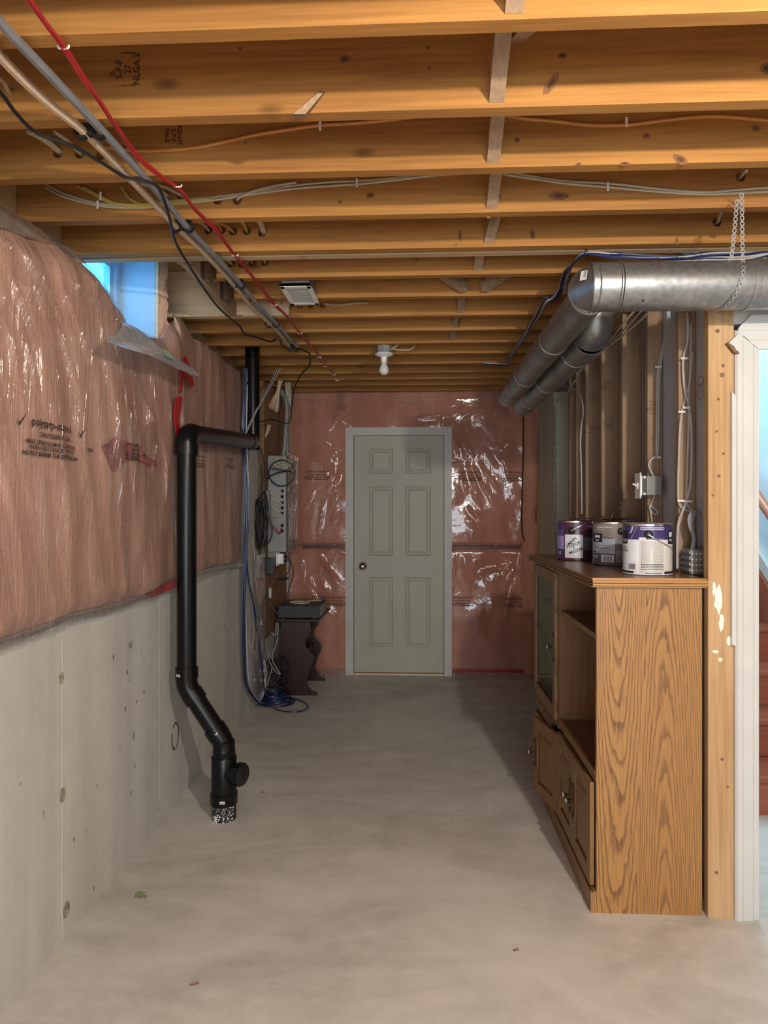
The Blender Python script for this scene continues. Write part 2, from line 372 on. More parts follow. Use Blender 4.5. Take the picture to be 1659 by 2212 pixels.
# form joint ridges, tie hole patches and the chipped ring on the concrete
for px, y0, y1 in ((135, 1385, 2075), (345, 1262, 1776)):
    a, b_ = P(px, y1, X=XL), P(px, y0, X=XL)
    g = MB().grid(lambda u, v: (XL+.0013*math.sin(math.pi*v)+.0003, a.y+(v-.5)*.010+.007*fbm(0, u*8, px), a.z+(b_.z-a.z)*u), 30, 4)
    tag(ob('form_joint', g, M['conc'], wall_left, smooth=True), 'thin vertical ridge in the concrete')
for px, py, r in ((132, 1465, .022), (283, 1393, .018), (135, 1717, .028), (288, 1590, .018), (143, 1965, .03)):
    c = P(px, py, X=XL); g = MB(); ring = []
    g.add([(XL+.0015, c.y+r*(.7+.5*fbm(k, px, 0))*math.cos(k*.524), c.z+r*(.9+.6*fbm(k, py, 1))*math.sin(k*.524)) for k in range(12)]+[(XL-.006+.008, c.y, c.z)],
          [(k, (k+1) % 12, 12) for k in range(12)])
    tag(ob('tie_hole_patch', g, M['pier_edge'], wall_left), 'rough patched form tie hole')
c = P(378, 1590, X=XL); g = MB()
pts = [(math.cos(a), math.sin(a)) for a in [k*2*math.pi/28 for k in range(28)]]
for k in range(28):
    if 9 < k < 12 or 20 < k < 22: continue
    a0, a1 = pts[k], pts[(k+1) % 28]; w0 = .006+.006*abs(fbm(k, 3, 3)); w1 = .006+.006*abs(fbm(k+1, 3, 3))
    g.add([(XL+.0015, c.y+a0[0]*(.043+w0), c.z+a0[1]*(.06+w0)), (XL+.0015, c.y+a1[0]*(.043+w1), c.z+a1[1]*(.06+w1)), (XL+.0015, c.y+a1[0]*.040, c.z+a1[1]*.057), (XL+.0015, c.y+a0[0]*.040, c.z+a0[1]*.057)], [(0,1,2,3)])
tag(ob('ring_mark', g, M['ink'], wall_left), 'chipped black ring on the concrete')
rim = MB(); rx0, rx1 = -1.44, -1.40; wy0, wy1, wz0, wz1 = 2.68, 3.09, 2.14, 2.58
rim.box(rx0, rx1, YF, wy0, 2.08, ZT); rim.box(rx0, rx1, wy1, 6.1, 2.08, ZT); rim.box(rx0, rx1, wy0, wy1, 2.08, wz0); rim.box(rx0, rx1, wy0, wy1, wz1, ZT)
struct('trim_1', rim, M['osb'])
struct('wall_back', MB().box(-1.42, 2.3, YB+.02, YB+.20, 0, ZT), M['plasterboard'])
struct('wall_front', MB().box(-1.5, 4.1, YF-.1, YF, 0, ZT+.1), M['conc'])
struct('wall_side', MB().box(4.0, 4.1, YF, 2.5, 0, ZT+.1), M['plasterboard'])
# ceiling: subfloor and joists
ceil_ = MB().box(-1.5, 4.1, YF-.1, 2.80, ZT, ZT+.03); ceil_.box(-1.5, 1.12, 2.80, 6.1, ZT, ZT+.03)
ceiling = struct('ceiling', ceil_, M['osb'])
JY = [1.42, 1.729, 2.03, 2.335, 2.64, 2.945, 3.236, 3.555, 3.845, 4.135, 4.415, 4.716, 5.02, 5.26, 5.51, 5.77]
TW = .038
def drilled(name, mb, mat, holes, Y, r=.0165):
    o = ob(name, mb, mat, ceiling)
    for px, py in holes:
        p = P(px, py, Y=Y); c = MB().lathe([(0, -.05), (r, -.05), (r, .09), (0, .09)], p, (0, 1, 0), 14)
        cu = ob('cut', c, mat, ceiling); cu.location = (0,0,0)
        md = o.modifiers.new('b', 'BOOLEAN'); md.object = cu; md.operation = 'DIFFERENCE'; md.solver = 'EXACT'
        bpy.context.view_layer.update()
        me = bpy.data.meshes.new_from_object(o.evaluated_get(bpy.context.evaluated_depsgraph_get()))
        o.modifiers.clear(); o.data = me; bpy.data.objects.remove(cu)
    return o
HOLES = {2: [(125, 330), (172, 331), (218, 334)], 3: [(358, 424), (392, 424), (470, 432), (512, 432), (1600, 382)], 4: [(450, 497), (478, 497), (503, 500), (533, 499), (566, 503), (1549, 480)],
         5: [(500, 570), (521, 571), (545, 567), (572, 567)], 7: [(586, 658), (607, 660), (627, 660), (648, 660), (672, 660), (697, 660)]}
mYs = [-3.4+.305*k for k in range(16)]
for y in mYs:
    if y < 1.2: ob('joist', MB().box(-1.40, 4.0, y, y+TW, ZJ, ZT-.001), M['joist'], ceiling)
for k, y in enumerate(JY):
    x0 = -.93 if k in (5, 6) else -1.398; x1 = 4.0 if y < 2.8 else 1.10
    mat = M['pale'] if k == 7 else M['joist']
    mb = MB().box(x0, x1, y, y+TW, ZJ, ZT-.001)
    if k in HOLES: drilled('joist', mb, M['joist'], HOLES[k], y)
    else: ob('joist', mb, M['joist'], ceiling)
tag(ob('joist', MB().box(-1.398, 4.0, 2.700, 2.738, ZJ+.001, ZT-.001), M['trimj'], ceiling), 'trimmer joist above the window, window light in its pale colour')
ob('joist', MB().box(-1.398, -.66, 3.510, 3.553, ZJ-.001, ZT-.001), M['pale'], ceiling)
tag(ob('header', MB().box(-.97, -.932, 2.739, 3.508, ZJ+.001, ZT-.001), M['joistY'], ceiling), 'tan header board beside the window opening')
for y in (2.945, 3.236):
    h = MB(); h.box(-.93, -.87, y-.002, y+TW+.002, ZJ-.003, ZJ-.0005); h.box(-.931, -.87, y-.003, y-.001, ZJ, ZJ+.12); h.box(-.931, -.87, y+TW+.001, y+TW+.003, ZJ, ZJ+.12); h.box(-.934, -.9305, y-.03, y+TW+.03, ZJ, ZJ+.12)
    tag(ob('joist_hanger', h, M['chrome'], ceiling), 'shiny metal joist hanger')
h = MB(); h.box(-.99, -.90, 3.503, 3.5095, ZJ-.003, ZJ-.001); h.box(-.975, -.91, 2.7385, 2.76, ZJ-.002, ZJ)
tag(ob('joist_hanger', h, M['chrome'], ceiling), 'shiny metal strip under the header')
# cross bridging strips
BRX = {0: .20, 1: .20, 2: .225, 3: .255, 4: .275, 5: .262, 7: .225, 8: .22, 9: .215}
BRX[-1] = .20
for k, x in BRX.items():
    ya = (JY[k-1]+TW) if k > 0 else JY[0]-.267 if k == 0 else .86; yb = JY[k] if k >= 0 else 1.115
    if k == -1: continue
    t_ = .038; w_ = .038; top = ZT-.03; bot = ZJ+.012
    if k == 4: x1_ = x+.02
    sh = .02 if k == 4 else 0
    g = MB().prism([(ya+.001, top), (ya+.001, top-.045), (yb-.001, bot), (yb-.001, bot+.045)], lambda u, v, t, x=x, sh=sh, yb=yb, ya=ya: (x+t+sh*(yb-u)/(yb-ya)*2, u, v), -w_/2, w_/2)
    ob('bridging_strip', g, M['stud'], ceiling)
    g = MB().prism([(ya+.001, bot), (ya+.001, bot+.045), (yb-.001, top), (yb-.001, top-.045)], lambda u, v, t, x=x: (x+.045+t, u, v), -w_/2, w_/2)
    ob('bridging_strip', g, M['stud'], ceiling)
for a, b_ in (((905, 610), (1003, 637)), ((1150, 605), (1045, 634))):
    p = P(*a, Y=3.0); q = P(*b_, Y=3.21); q.z = ZJ+.03; p.z = ZJ+.10
    u = (q-p).normalized(); s_ = Vector((0,0,1)); s_ = (s_-u*s_.dot(u)).normalized(); n_ = u.cross(s_)
    g = MB(); g.add([p+s_*i*.022+n_*j*.019 for i in (-1, 1) for j in (-1, 1)]+[q+s_*i*.022+n_*j*.019 for i in (-1, 1) for j in (-1, 1)], [(0,1,3,2), (4,6,7,5), (0,4,5,1), (2,3,7,6), (0,2,6,4), (1,5,7,3)])
    tag(ob('bridging_strip', g, M['stud'], ceiling), 'slanted bridging strip knocked sideways')
# stamps on joists
for px, py, txt, sz, Y in ((277, 150, 'S-P-F\n27\nNLGA 2', .024, JY[1]), (375, 293, 'KD-HT\nS-P-F\nNo.2', .020, JY[2])):
    p = P(px, py, Y=Y); g = MB(); put_text(g, txt, sz, lambda a, b_: (p.x+a, Y-.0012, p.z+b_), math.pi/2 if px < 300 else -math.pi/2, .0006)
    if px < 300:
        for dz in (-.042, .042): g.box(p.x-.019, p.x+.019, Y-.0012, Y-.0006, p.z+dz-.0012, p.z+dz+.0012)
    tag(ob('grade_stamp', g, M['inkwood'], ceiling), 'dark lumber grade stamp')
for px, py, k, rx_, ry_, tl in ((925, 104, 1, 6, 5, 0), (927, 147, 1, 6, 5, .5), (1216, 120, 1, 12, 8, 0), (1190, 182, 1, 34, 11, .95), (745, 128, 1, 14, 10, 0), (1655, 148, 1, 16, 14, 0), (243, 160, 1, 9, 8, 0), (519, 105, 1, 6, 6, 0),
        (1396, 293, 2, 9, 8, 0), (1117, 303, 2, 8, 7, 0), (1634, 277, 2, 12, 9, 0), (265, 297, 2, 6, 5, 0), (1470, 345, 2, 20, 11, -.5), (1350, 354, 2, 14, 5, 0), (530, 308, 2, 5, 4, 0), (1250, 355, 2, 8, 4, .3),
        (800, 422, 3, 10, 7, 0), (735, 436, 3, 6, 5, 0), (1206, 423, 3, 25, 11, 0), (1078, 425, 3, 7, 6, 0), (1590, 442, 3, 26, 7, -.6), (1055, 470, 3, 4, 3, 0), (1150, 505, 4, 6, 14, .2), (994, 510, 4, 5, 16, 0), (1462, 520, 4, 3, 12, 0), (900, 560, 5, 5, 4, 0)):
    c = P(px, py, Y=JY[k]); sc_k = (JY[k])/F; n = 16; g = MB(); ct, st_k = math.cos(tl), math.sin(tl); q = []
    for i in range(n):
        a = i*2*math.pi/n; w_ = .85+.3*fbm(math.cos(a)*2, math.sin(a)*2, px); u, v = rx_*w_*math.cos(a)*sc_k, ry_*w_*math.sin(a)*sc_k
        q.append((c.x+u*ct-v*st_k, JY[k]-.0006, c.z+u*st_k+v*ct))
    q2 = [(c.x+(x-c.x)*.45, JY[k]-.0010, c.z+(z-c.z)*.45) for x, y, z in q]
    g.add(q, [tuple(range(n))]); g.mi = 1; g.add(q2, [tuple(range(n))]); ob('knot', g, [M['knot_rim'], M['knot']], ceiling, recalc=False)
g = MB(); c = [P(*a, Y=JY[1]) for a in ((628, 252), (636, 244), (690, 196), (703, 200), (664, 252), (650, 258))]
g.add([(p.x, JY[1]-.0008, p.z) for p in c], [tuple(range(6))]); chip = tag(ob('torn_chip', g, M['knot'], ceiling, recalc=False), 'dark outline of a torn knot')
g = MB(); c = [P(*a, Y=JY[1]) for a in ((634, 250), (640, 244), (688, 200), (698, 202), (660, 250))]
g.add([(p.x, JY[1]-.006 if i in (0, 4, 1) else JY[1]-.0015, p.z) for i, p in enumerate(c)], [tuple(range(5))]); ob('pale_chip', g, M['joistY'], ceiling, recalc=False)
# ------------------------------------------------------------------ right stud wall
wall_right = struct('wall_right', MB().box(1.074, 1.090, 2.47, 3.0, 0, 2.22).box(1.074, 1.090, 3.0, 3.30, 0, ZT).box(1.104, 1.119, 3.30, 4.57, 0, ZT).box(1.074, 1.119, 3.29, 3.30, 0, ZT), M['grey'])
struct('wall_right_far', MB().box(1.03, 1.19, 5.19, YB+.02, 0, 2.3), M['conc2'])
tag(ob('rough_edge', MB().grid(lambda u, v: (1.027+.016*v+.006*fbm(u*30, v*3, 2), 5.186-.006*abs(fbm(u*40, v*9, 5))*(1-v)*4*v, 2.2*u), 150, 6), M['pier_edge'], bpy.data.objects['wall_right_far'], smooth=True), 'broken rough corner of the concrete')
struct('wall_right_infill', MB().box(1.19, 1.28, 4.62, YB+.02, 0, ZT), M['grey'])
SY = [4.405, 4.37-.2, 3.80, 3.42, 3.05, 2.69]
SY = [4.38, 4.14, 3.79, 3.412, 3.045, 2.69]
for y in SY:
    ob('stud', MB().box(XR+.001, XR+(.065 if y < 3.3 else .095), y, y+TW, .04, 2.375 if y > 2.9 else 2.22, .002), M['stud'], wall_right)
ob('stud', MB().box(1.010, 1.12, 4.58, 4.62, .04, 2.375), M['stud'], wall_right)
ob('sole_plate', MB().box(XR+.001, XR+.066, 2.462, 4.58, 0, .038), M['joistY'], wall_right)
ob('top_plate', MB().box(XR+.001, XR+.066, 3.02, 4.58, 2.38, 2.418), M['joistY'], wall_right)
post = ob('post', MB().box(XR, 1.094, 2.42, 2.458, 0, 2.235, .002), M['post'], wall_right)
tag(post, 'bright end post with knots and white paint smears')
for cx, cy, rx_, ry_ in ((1552, 1295, 11, 38), (1558, 1345, 7, 26), (1575, 1385, 8, 14), (1546, 1408, 9, 5), (1556, 1425, 6, 6), (1543, 1272, 5, 22)):
    g = MB(); n = 14
    ring = [P(cx+rx_*(.75+.5*fbm(k*.9, cx, 1))*math.cos(k*2*math.pi/n), cy+ry_*(.75+.5*fbm(k*.9, cy, 2))*math.sin(k*2*math.pi/n), Y=2.4188) for k in range(n)]
    g.add(ring, [tuple(range(n))]); ob('paint_smear', g, M['paint'], post)
for px, py, r in ((1550, 715, .005), (1562, 790, .004), (1560, 810, .0055), (1552, 862, .0035), (1548, 932, .003), (1553, 1028, .004), (1540, 1070, .003), (1560, 1640, .004), (1548, 1885, .004), (1572, 1700, .003), (1563, 980, .003)):
    p = P(px, py, Y=2.419); ob('knot', MB().lathe([(0, .0012), (r*1.0, .001), (r*1.5, 0)], p, (0, -1, 0), 10), M['twig'], post)
# grade stamps and writing on studs and drywall
for px, py, Y, s_ in ((1281, 858, 4.14, 'S-P-F\n2 KD'), (1281, 925, 4.14, 'SPF 2'), (1313, 833, 3.79, 'S-P-F\nKD-HT'), (1313, 916, 3.79, 'KD-HT\n2 SPF'), (1415, 880, 3.045, 'S-P-F\nKD-HT 2')):
    p = P(px, py, Y=Y); g = MB(); put_text(g, s_, .020, lambda a, b_: (p.x+a, Y-.001, p.z+b_), 0)
    for dz in (-.026, .026): g.box(XR+.004, XR+.062, Y-.0012, Y-.0006, p.z+dz-.0008, p.z+dz+.0008)
    tag(ob('grade_stamp', g, M['inkwood'], wall_right), 'faint stamp print on the stud')
p = P(1513, 838, X=1.073); g = MB()
for r in (.05,):
    g.tube([(1.0732, p.y+.03*math.cos(a), p.z+.045*math.sin(a)) for a in [k*math.pi/8 for k in range(16)]], .0009, 4, True)
put_text(g, 'ULC\nH', .022, lambda a, b_: (1.0732, p.y-a, p.z+b_)); put_text(g, 'C', .04, lambda a, b_: (1.0732, p.y-a-.045, p.z+b_+.04))
tag(ob('printed_mark', g, M['inkfade'], wall_right), 'oval print on the grey board')
# ------------------------------------------------------------------ doorway on the right with its casing
YC = 2.402
struct('wall_doorway', MB().box(1.094, 1.16, 2.425, 2.54, 0, 2.03).box(1.094, 4.0, 2.425, 2.54, 2.055, 2.115).box(1.97, 4.0, 2.425, 2.54, 0, 2.055), M['plasterboard'])
door2 = tag(ob('door_2', MB().box(1.160, 1.178, 2.42, 2.56, 0, 2.04).box(1.952, 1.97, 2.42, 2.56, 0, 2.04).box(1.178, 1.952, 2.42, 2.56, 2.022, 2.04), M['white']), kind='structure')
def casing_prof(mb, pts_in, dirw, Y, t=.017):
    pass
cL = P(1590, 1103, Y=YC).x; cR = P(1641, 1103, Y=YC).x
def vcas(x0, x1, z0, z1a, z1b):
    g = MB(); pr = [(0, .010), (.08, .017), (.30, .017), (.36, .012), (.78, .012), (.84, .007), (1, .006)]
    for i in range(len(pr)-1):
        u0, t0 = pr[i]; u1, t1 = pr[i+1]; xa, xb = x0+(x1-x0)*u0, x0+(x1-x0)*u1
        za, zb = z1a+(z1b-z1a)*u0, z1a+(z1b-z1a)*u1
        g.add([(xa, 2.4245, z0), (xb, 2.4245, z0), (xb, 2.4245-t1, z0), (xa, 2.4245-t0, z0), (xa, 2.4245, za), (xb, 2.4245, zb), (xb, 2.4245-t1, zb), (xa, 2.4245-t0, za)], [(0,1,2,3), (4,5,6,7), (3,2,6,7), (0,3,7,4), (1,2,6,5), (0,1,5,4)])
    return g
zt = P(1600, 711, Y=YC).z; zb_ = P(1641, 752, Y=YC).z
tag(ob('casing', vcas(cL+.002, cR, 0, zt, zb_), M['white'], door2), 'white upright door casing')
g = MB()
for z0, z1, t in ((zb_, zb_+.030, .010), (zb_+.030, zt-.004, .014), (zt-.004, zt+.012, .017), (zt+.012, zt+.05, .019)):
    f0 = lambda z: cR-(z-zb_)*(cR-cL)/(zt-zb_)+.004 if z <= zt else cL+.004+(z-zt)*1.0
    g.add([(f0(z0), 2.4245, z0), (2.0, 2.4245, z0), (2.0, 2.4245, z1), (f0(z1), 2.4245, z1), (f0(z0), 2.4245-t, z0), (2.0, 2.4245-t, z0), (2.0, 2.4245-t, z1), (f0(z1), 2.4245-t, z1)], [(0,1,2,3), (4,5,6,7), (0,1,5,4), (3,2,6,7), (0,3,7,4), (1,2,6,5)])
tag(ob('head_casing', g, M['white'], door2), 'white head casing with open mitre joint')
# broken triangular casing piece and thin strip
tri = [P(1574, 741, Y=YC), P(1597, 718, Y=YC), P(1597, 762, Y=YC), P(1590, 757, Y=YC), P(1584, 748, Y=YC)]
g = MB(); n = 5; g.add([(p.x, YC-.004, p.z) for p in tri]+[(p.x, 2.4195, p.z) for p in tri], [tuple(range(5)), tuple(range(5, 10))]+[(i, (i+1) % 5, 5+(i+1) % 5, 5+i) for i in range(5)])
tag(ob('casing_offcut', g, M['white'], door2), 'broken white corner of the casing')
e = [P(1570, 741, Y=YC), P(1574, 738, Y=YC), P(1584, 747, Y=YC), P(1590, 756, Y=YC), P(1597, 764, Y=YC), P(1592, 764, Y=YC), P(1585, 760, Y=YC)]
g = MB().add([(p.x, YC-.002, p.z) for p in e]+[(p.x, 2.419, p.z) for p in e], [tuple(range(7)), tuple(range(7, 14))]+[(i, (i+1) % 7, 7+(i+1) % 7, 7+i) for i in range(7)])
tag(ob('torn_edge', g, M['twig'], door2), 'torn brown wood fibre under the corner')
a, b_, cc, dd = P(1582, 845, Y=YC), P(1594, 856, Y=YC), P(1592, 1396, Y=YC), P(1580, 1393, Y=YC)
x0 = a.x
g = MB().add([(x, y, z) for y in (2.404, 2.4195) for x, z in ((x0, a.z), (cL+.001, b_.z), (cL+.001, cc.z), (x0, dd.z))], [(0,1,2,3), (4,5,6,7), (0,1,5,4), (1,2,6,5), (2,3,7,6), (3,0,4,7)])
tag(ob('side_strip', g, M['white'], door2), 'narrow white strip beside the casing')
# stairwell beyond
struct('wall_stairwell', MB().box(2.10, 2.20, 2.54, 7.1, 0, 3.9).box(1.12, 2.20, 7.0, 7.1, 0, 3.9).box(1.12, 1.19, 4.62, 7.1, 2.6, 3.9).box(1.121, 1.136, 2.56, 4.60, 0, 2.22).box(1.121, 1.136, 3.0, 4.60, 2.22, 3.9).box(1.121, 2.2, 2.78, 2.84, 2.66, 3.9).box(1.121, 1.19, 4.601, 4.66, 0, 3.9).box(1.121, 1.136, 2.84, 3.0, 2.22, 3.9), M['stairwall'])
struct('wall_stairwell_lid', MB().box(1.1, 2.25, 2.5, 7.1, 3.9, 3.95), M['stairwall'])
struct('trim_2', MB().box(1.121, 4.0, 2.740, 2.779, 2.16, ZT), M['joistY'])
st = thing('staircase', (1.62, 3.2, 0), 'reddish brown wooden staircase climbing beyond the right doorway', 'stairs')
RI, RU = .187, .25
for k in range(9):
    y = 3.25+RU*k; z = RI*(k+1)
    ob('riser', MB().box(1.30, 2.06, y, y+.018, z-RI, z-.028), M['stair'], st)
    ob('tread', MB().box(1.30, 2.06, y-.028, y+RU, z-.028, z, .008), M['stair'], st)
sk = MB().prism([(3.15, .0), (3.15, .22), (3.25+RU*9, RI*9+.30), (3.25+RU*9, RI*9-.1)], lambda u, v, t: (t, u, v), 2.061, 2.08)
ob('stringer', sk, M['stair'], st)
sk = MB().prism([(3.1, .20), (3.1, .29), (3.25+RU*9, RI*9+.38), (3.25+RU*9, RI*9+.30)], lambda u, v, t: (t, u, v), 2.075, 2.099)
tag(ob('skirting', sk, M['white'], st), 'white sloping skirting')
hr = thing('handrail', (2.0, 3.6, 1.0), 'red brown wooden handrail on the pale blue stairwell wall', 'handrail')
pa, pb = Vector((2.01, 3.50, 1.41-.13)), Vector((2.01, 5.6, 2.85)); pm = P(1648, 1088, X=2.01); dv = Vector((0, .80, .60))
pa = pm-dv*.7; pb = pm+dv*1.8
ob('rail', MB().tube([pa, pb], .027, 12, smooth=0), M['rail'], hr, smooth=True)
for q in (.1, 1.3):
    p = pa+dv*q; ob('bracket', MB().tube([p, p+Vector((.03, 0, -.05)), p+Vector((.09, 0, -.05))], .006, 8), M['brass'], hr)
# ------------------------------------------------------------------ back door
yd = YB
dx0, dx1 = P(766, 1200, Y=yd).x, P(958, 1200, Y=yd).x
dz0, dz1 = P(860, 1450, Y=yd).z, P(860, 943, Y=yd).z
door1 = tag(ob('door_1', MB().box(dx0-.012, dx0-.003, yd-.06, yd+.02, 0, dz1+.012).box(dx1+.003, dx1+.012, yd-.06, yd+.02, 0, dz1+.012).box(dx0-.012, dx1+.012, yd-.06, yd+.02, dz1+.003, dz1+.012), M['casing']), kind='structure')
ob('door_backing', MB().box(dx0, dx1, yd-.008, yd+.02, 0, dz1), M['dark'], door1)
ob('threshold', MB().box(dx0, dx1, yd-.06, yd-.01, 0, .012), M['pale'], door1)
# moulded six-panel slab built as a height field
pan = [((798, 849), (970, 1024)), ((876, 930), (970, 1024)), ((798, 849), (1051, 1200)), ((876, 930), (1051, 1200)), ((798, 849), (1246, 1396)), ((876, 930), (1246, 1396))]
pr = [(P(a[0], 1103, Y=yd).x, P(a[1], 1103, Y=yd).x, P(860, b_[1], Y=yd).z, P(860, b_[0], Y=yd).z) for a, b_ in pan]
def dh(x, z):
    h = 0
    for x0, x1, z0, z1 in pr:
        e = min(x-x0, x1-x, z-z0, z1-z)
        if e > 0:
            h = -.009*min(1, e/.010) if e < .018 else (-.009+.008*min(1, (e-.018)/.022))
    return h
def axis_pts(lo, hi, keys):
    s_ = {lo, hi}
    for k in keys:
        for d_ in (0, .010, .018, .029, .040): s_.add(k[0]+d_); s_.add(k[1]-d_)
    return sorted(q for q in s_ if lo <= q <= hi)
xs = axis_pts(dx0, dx1, [(q[0], q[1]) for q in pr]); zs = axis_pts(dz0, dz1, [(q[2], q[3]) for q in pr])
g = MB(); g.add([(x, yd-.045-dh(x, z), z) for x in xs for z in zs], [(i*len(zs)+j, (i+1)*len(zs)+j, (i+1)*len(zs)+j+1, i*len(zs)+j+1) for i in range(len(xs)-1) for j in range(len(zs)-1)])
g.box(dx0, dx1, yd-.030, yd-.010, dz0, dz1); g.box(dx0, dx0+.0005, yd-.045, yd-.03, dz0, dz1); g.box(dx1-.0005, dx1, yd-.045, yd-.03, dz0, dz1); g.box(dx0, dx1, yd-.045, yd-.03, dz0, dz0+.0005)
tag(ob('door_slab', g, M['doorp'], door1), 'beige six-panel door slab')
cx0, cx1 = P(748, 1200, Y=yd).x, P(975, 1200, Y=yd).x; cz1 = P(860, 925, Y=yd).z
def cas(poly, Y0, Y1): return MB().prism(poly, lambda u, v, t: (u, t, v), Y0, Y1)
for poly_ in ([(cx0, 0), (dx0-.004, 0), (dx0-.004, dz1+.004), (cx0, cz1)], [(cx1, 0), (dx1+.004, 0), (dx1+.004, dz1+.004), (cx1, cz1)], [(cx0, cz1), (cx1, cz1), (dx1+.004, dz1+.004), (dx0-.004, dz1+.004)]):
    ob('casing', cas(poly_, yd-.075, yd-.055), M['casing'], door1)
    m_ = [(a+(.0), b_) for a, b_ in poly_]
kp = P(784, 1223, Y=yd-.05)
kn = ob('door_knob', MB().lathe([(0, 0), (.034, 0), (.034, .004), (.028, .008), (.012, .010), (.011, .028), (.022, .034), (.028, .044), (.027, .055), (.018, .063), (0, .064)], (kp.x, yd-.045, kp.z), (0, -1, 0), 24), M['chrome'], door1, smooth=True)
for py in (990, 1400):
    p = P(958.5, py, Y=yd-.05); g = MB().lathe([(0, -.045), (.006, -.045), (.006, .045), (0, .045)], (p.x, yd-.055, p.z), (0,0,1), 10)
    ob('hinge', g, M['steel'], door1)
# ------------------------------------------------------------------ insulation and vapour sheets
def creases(lst):
    A = []
    for (u0, v0), (u1, v1), amp, w_ in lst: A.append((u0, v0, u1, v1, amp, w_))
    return np.array(A)
def crease_h(A, u, v):
    du, dv = A[:, 2]-A[:, 0], A[:, 3]-A[:, 1]; L2 = du*du+dv*dv+1e-9
    t = np.clip(((u-A[:, 0])*du+(v-A[:, 1])*dv)/L2, 0, 1)
    d2 = (u-A[:, 0]-t*du)**2+(v-A[:, 1]-t*dv)**2
    return float(np.sum(A[:, 4]*(np.sin(np.pi*np.clip(t, .05, .95))**.6)*np.exp(-d2/(A[:, 5]**2))))
def interp(tbl, y):
    if y <= tbl[0][0]: return tbl[0][1]
    for (a, va), (b_, vb) in zip(tbl, tbl[1:]):
        if y <= b_: return va+(vb-va)*(y-a)/(b_-a)
    return tbl[-1][1]
ZTOP = [(-1.5, 2.18), (1.2, 2.15), (1.73, 2.17), (2.19, 2.27), (2.40, 2.262), (2.56, 2.20), (2.60, 2.14), (2.9, 2.16), (3.06, 2.19), (3.14, 2.29), (3.24, 2.31)]
crl = []
def PL(px, py): p = P(px, py, X=-1.11); return (p.y, p.z)
for a, b_, am, w_ in (((5, 500), (32, 540), .010, .012), ((45, 530), (95, 640), .012, .010), ((88, 590), (130, 690), .010, .009), ((25, 600), (75, 745), .012, .010), ((10, 610), (8, 660), .01, .01),
        ((46, 610), (65, 640), .012, .012), ((145, 605), (245, 690), .012, .011), ((180, 583), (225, 640), .006, .008), ((118, 690), (165, 850), .010, .010), ((160, 700), (185, 800), .010, .010),
        ((55, 745), (78, 850), .010, .012), ((125, 700), (147, 770), .008, .01), ((235, 730), (258, 810), .008, .01), ((70, 610), (100, 690), .01, .009), ((20, 700), (40, 800), .008, .012), ((137, 630), (150, 680), .008, .01),
        ((290, 790), (330, 960), .010, .02), ((330, 860), (300, 950), .008, .02), ((240, 880), (262, 1000), .006, .02)):
    crl.append((PL(*a), PL(*b_), am, w_))
for k in range(34):
    y0 = random.uniform(-.3, 3.1); z0 = random.uniform(1.55, 2.1); sl = random.uniform(.1, .35)*(1 if random.random() < .8 else -1); L_ = random.uniform(.2, .7)
    crl.append(((y0, z0), (y0+sl*L_, z0-L_), random.uniform(.006, .012), random.uniform(.014, .03)))
CL = creases(crl)
def face_l(y, z, off=0):
    zt_ = interp(ZTOP, y); x = -1.112+off
    x += .020*fbm(y*3.1, z*1.1, .3)+.012*fbm(y*9+z*2.4, z*1.3, 4.1)
    x -= .035*max(0, 1-(z-1.06)/.06)**2
    x -= .05*max(0, 1-(zt_-z)/.10)**2
    if y > 2.6: x -= .03*math.exp(-((y-2.75)/.12)**2)*max(0, min(1, (z-1.75)/.3))
    return x
def zbot(y): return 1.066+.006*fbm(y*3, 0, 7)+.004*math.sin(y*9)
NU, NV = 230, 90; y0_, y1_ = -1.2, 3.205
ins = thing('insulation_blanket', (-1.13, 1.0, 1.05), 'long pink insulation blanket under clear plastic on the upper left wall, nearest part', 'insulation')
gg = MB(); fr_ = []
def fb(u, v):
    y = y0_+(y1_-y0_)*u; a, b_ = zbot(y), interp(ZTOP, y); z = a+(b_-a)*v
    return (face_l(y, z)+.004*crease_h(CL, y, z)/.01 if False else face_l(y, z), y, z)
gg.grid(fb, 150, 60)
n = 61; idx = lambda i, j: i*n+j; base = len(gg.v)
for i in range(151):
    y = y0_+(y1_-y0_)*i/150; gg.v.append((-1.159, y, zbot(y)+.002)); gg.v.append((-1.159, y, interp(ZTOP, y)-.002))
for i in range(150):
    gg.f.append((idx(i, 0), idx(i+1, 0), base+2*(i+1), base+2*i)); gg.m.append(0)
    gg.f.append((idx(i, 60), base+2*i+1, base+2*i+3, idx(i+1, 60))); gg.m.append(0)
for i in (0, 150):
    gg.f.append(tuple([idx(i, j) for j in range(61)]+[base+2*i+1, base+2*i])); gg.m.append(0)
ob('batting', gg, M['insul'], ins, smooth=True)
def fs_(u, v):
    y = y0_+(1.6-y0_)*u/.16 if u < .16 else 1.6+(y1_-1.6)*(u-.16)/.84; a, b_ = zbot(y)-.035, interp(ZTOP, y)+.004; z = a+(b_-a)*v
    return (max(face_l(y, max(z, zbot(y)+.012)), -1.15)+.007+1.25*crease_h(CL, y, z), y, z)
ob('poly_sheet', MB().grid(fs_, 460, 200), M['poly'], ins, smooth=True, recalc=False)
surfL = lambda y, z: face_l(y, z)+.0095+1.25*crease_h(CL, y, z)
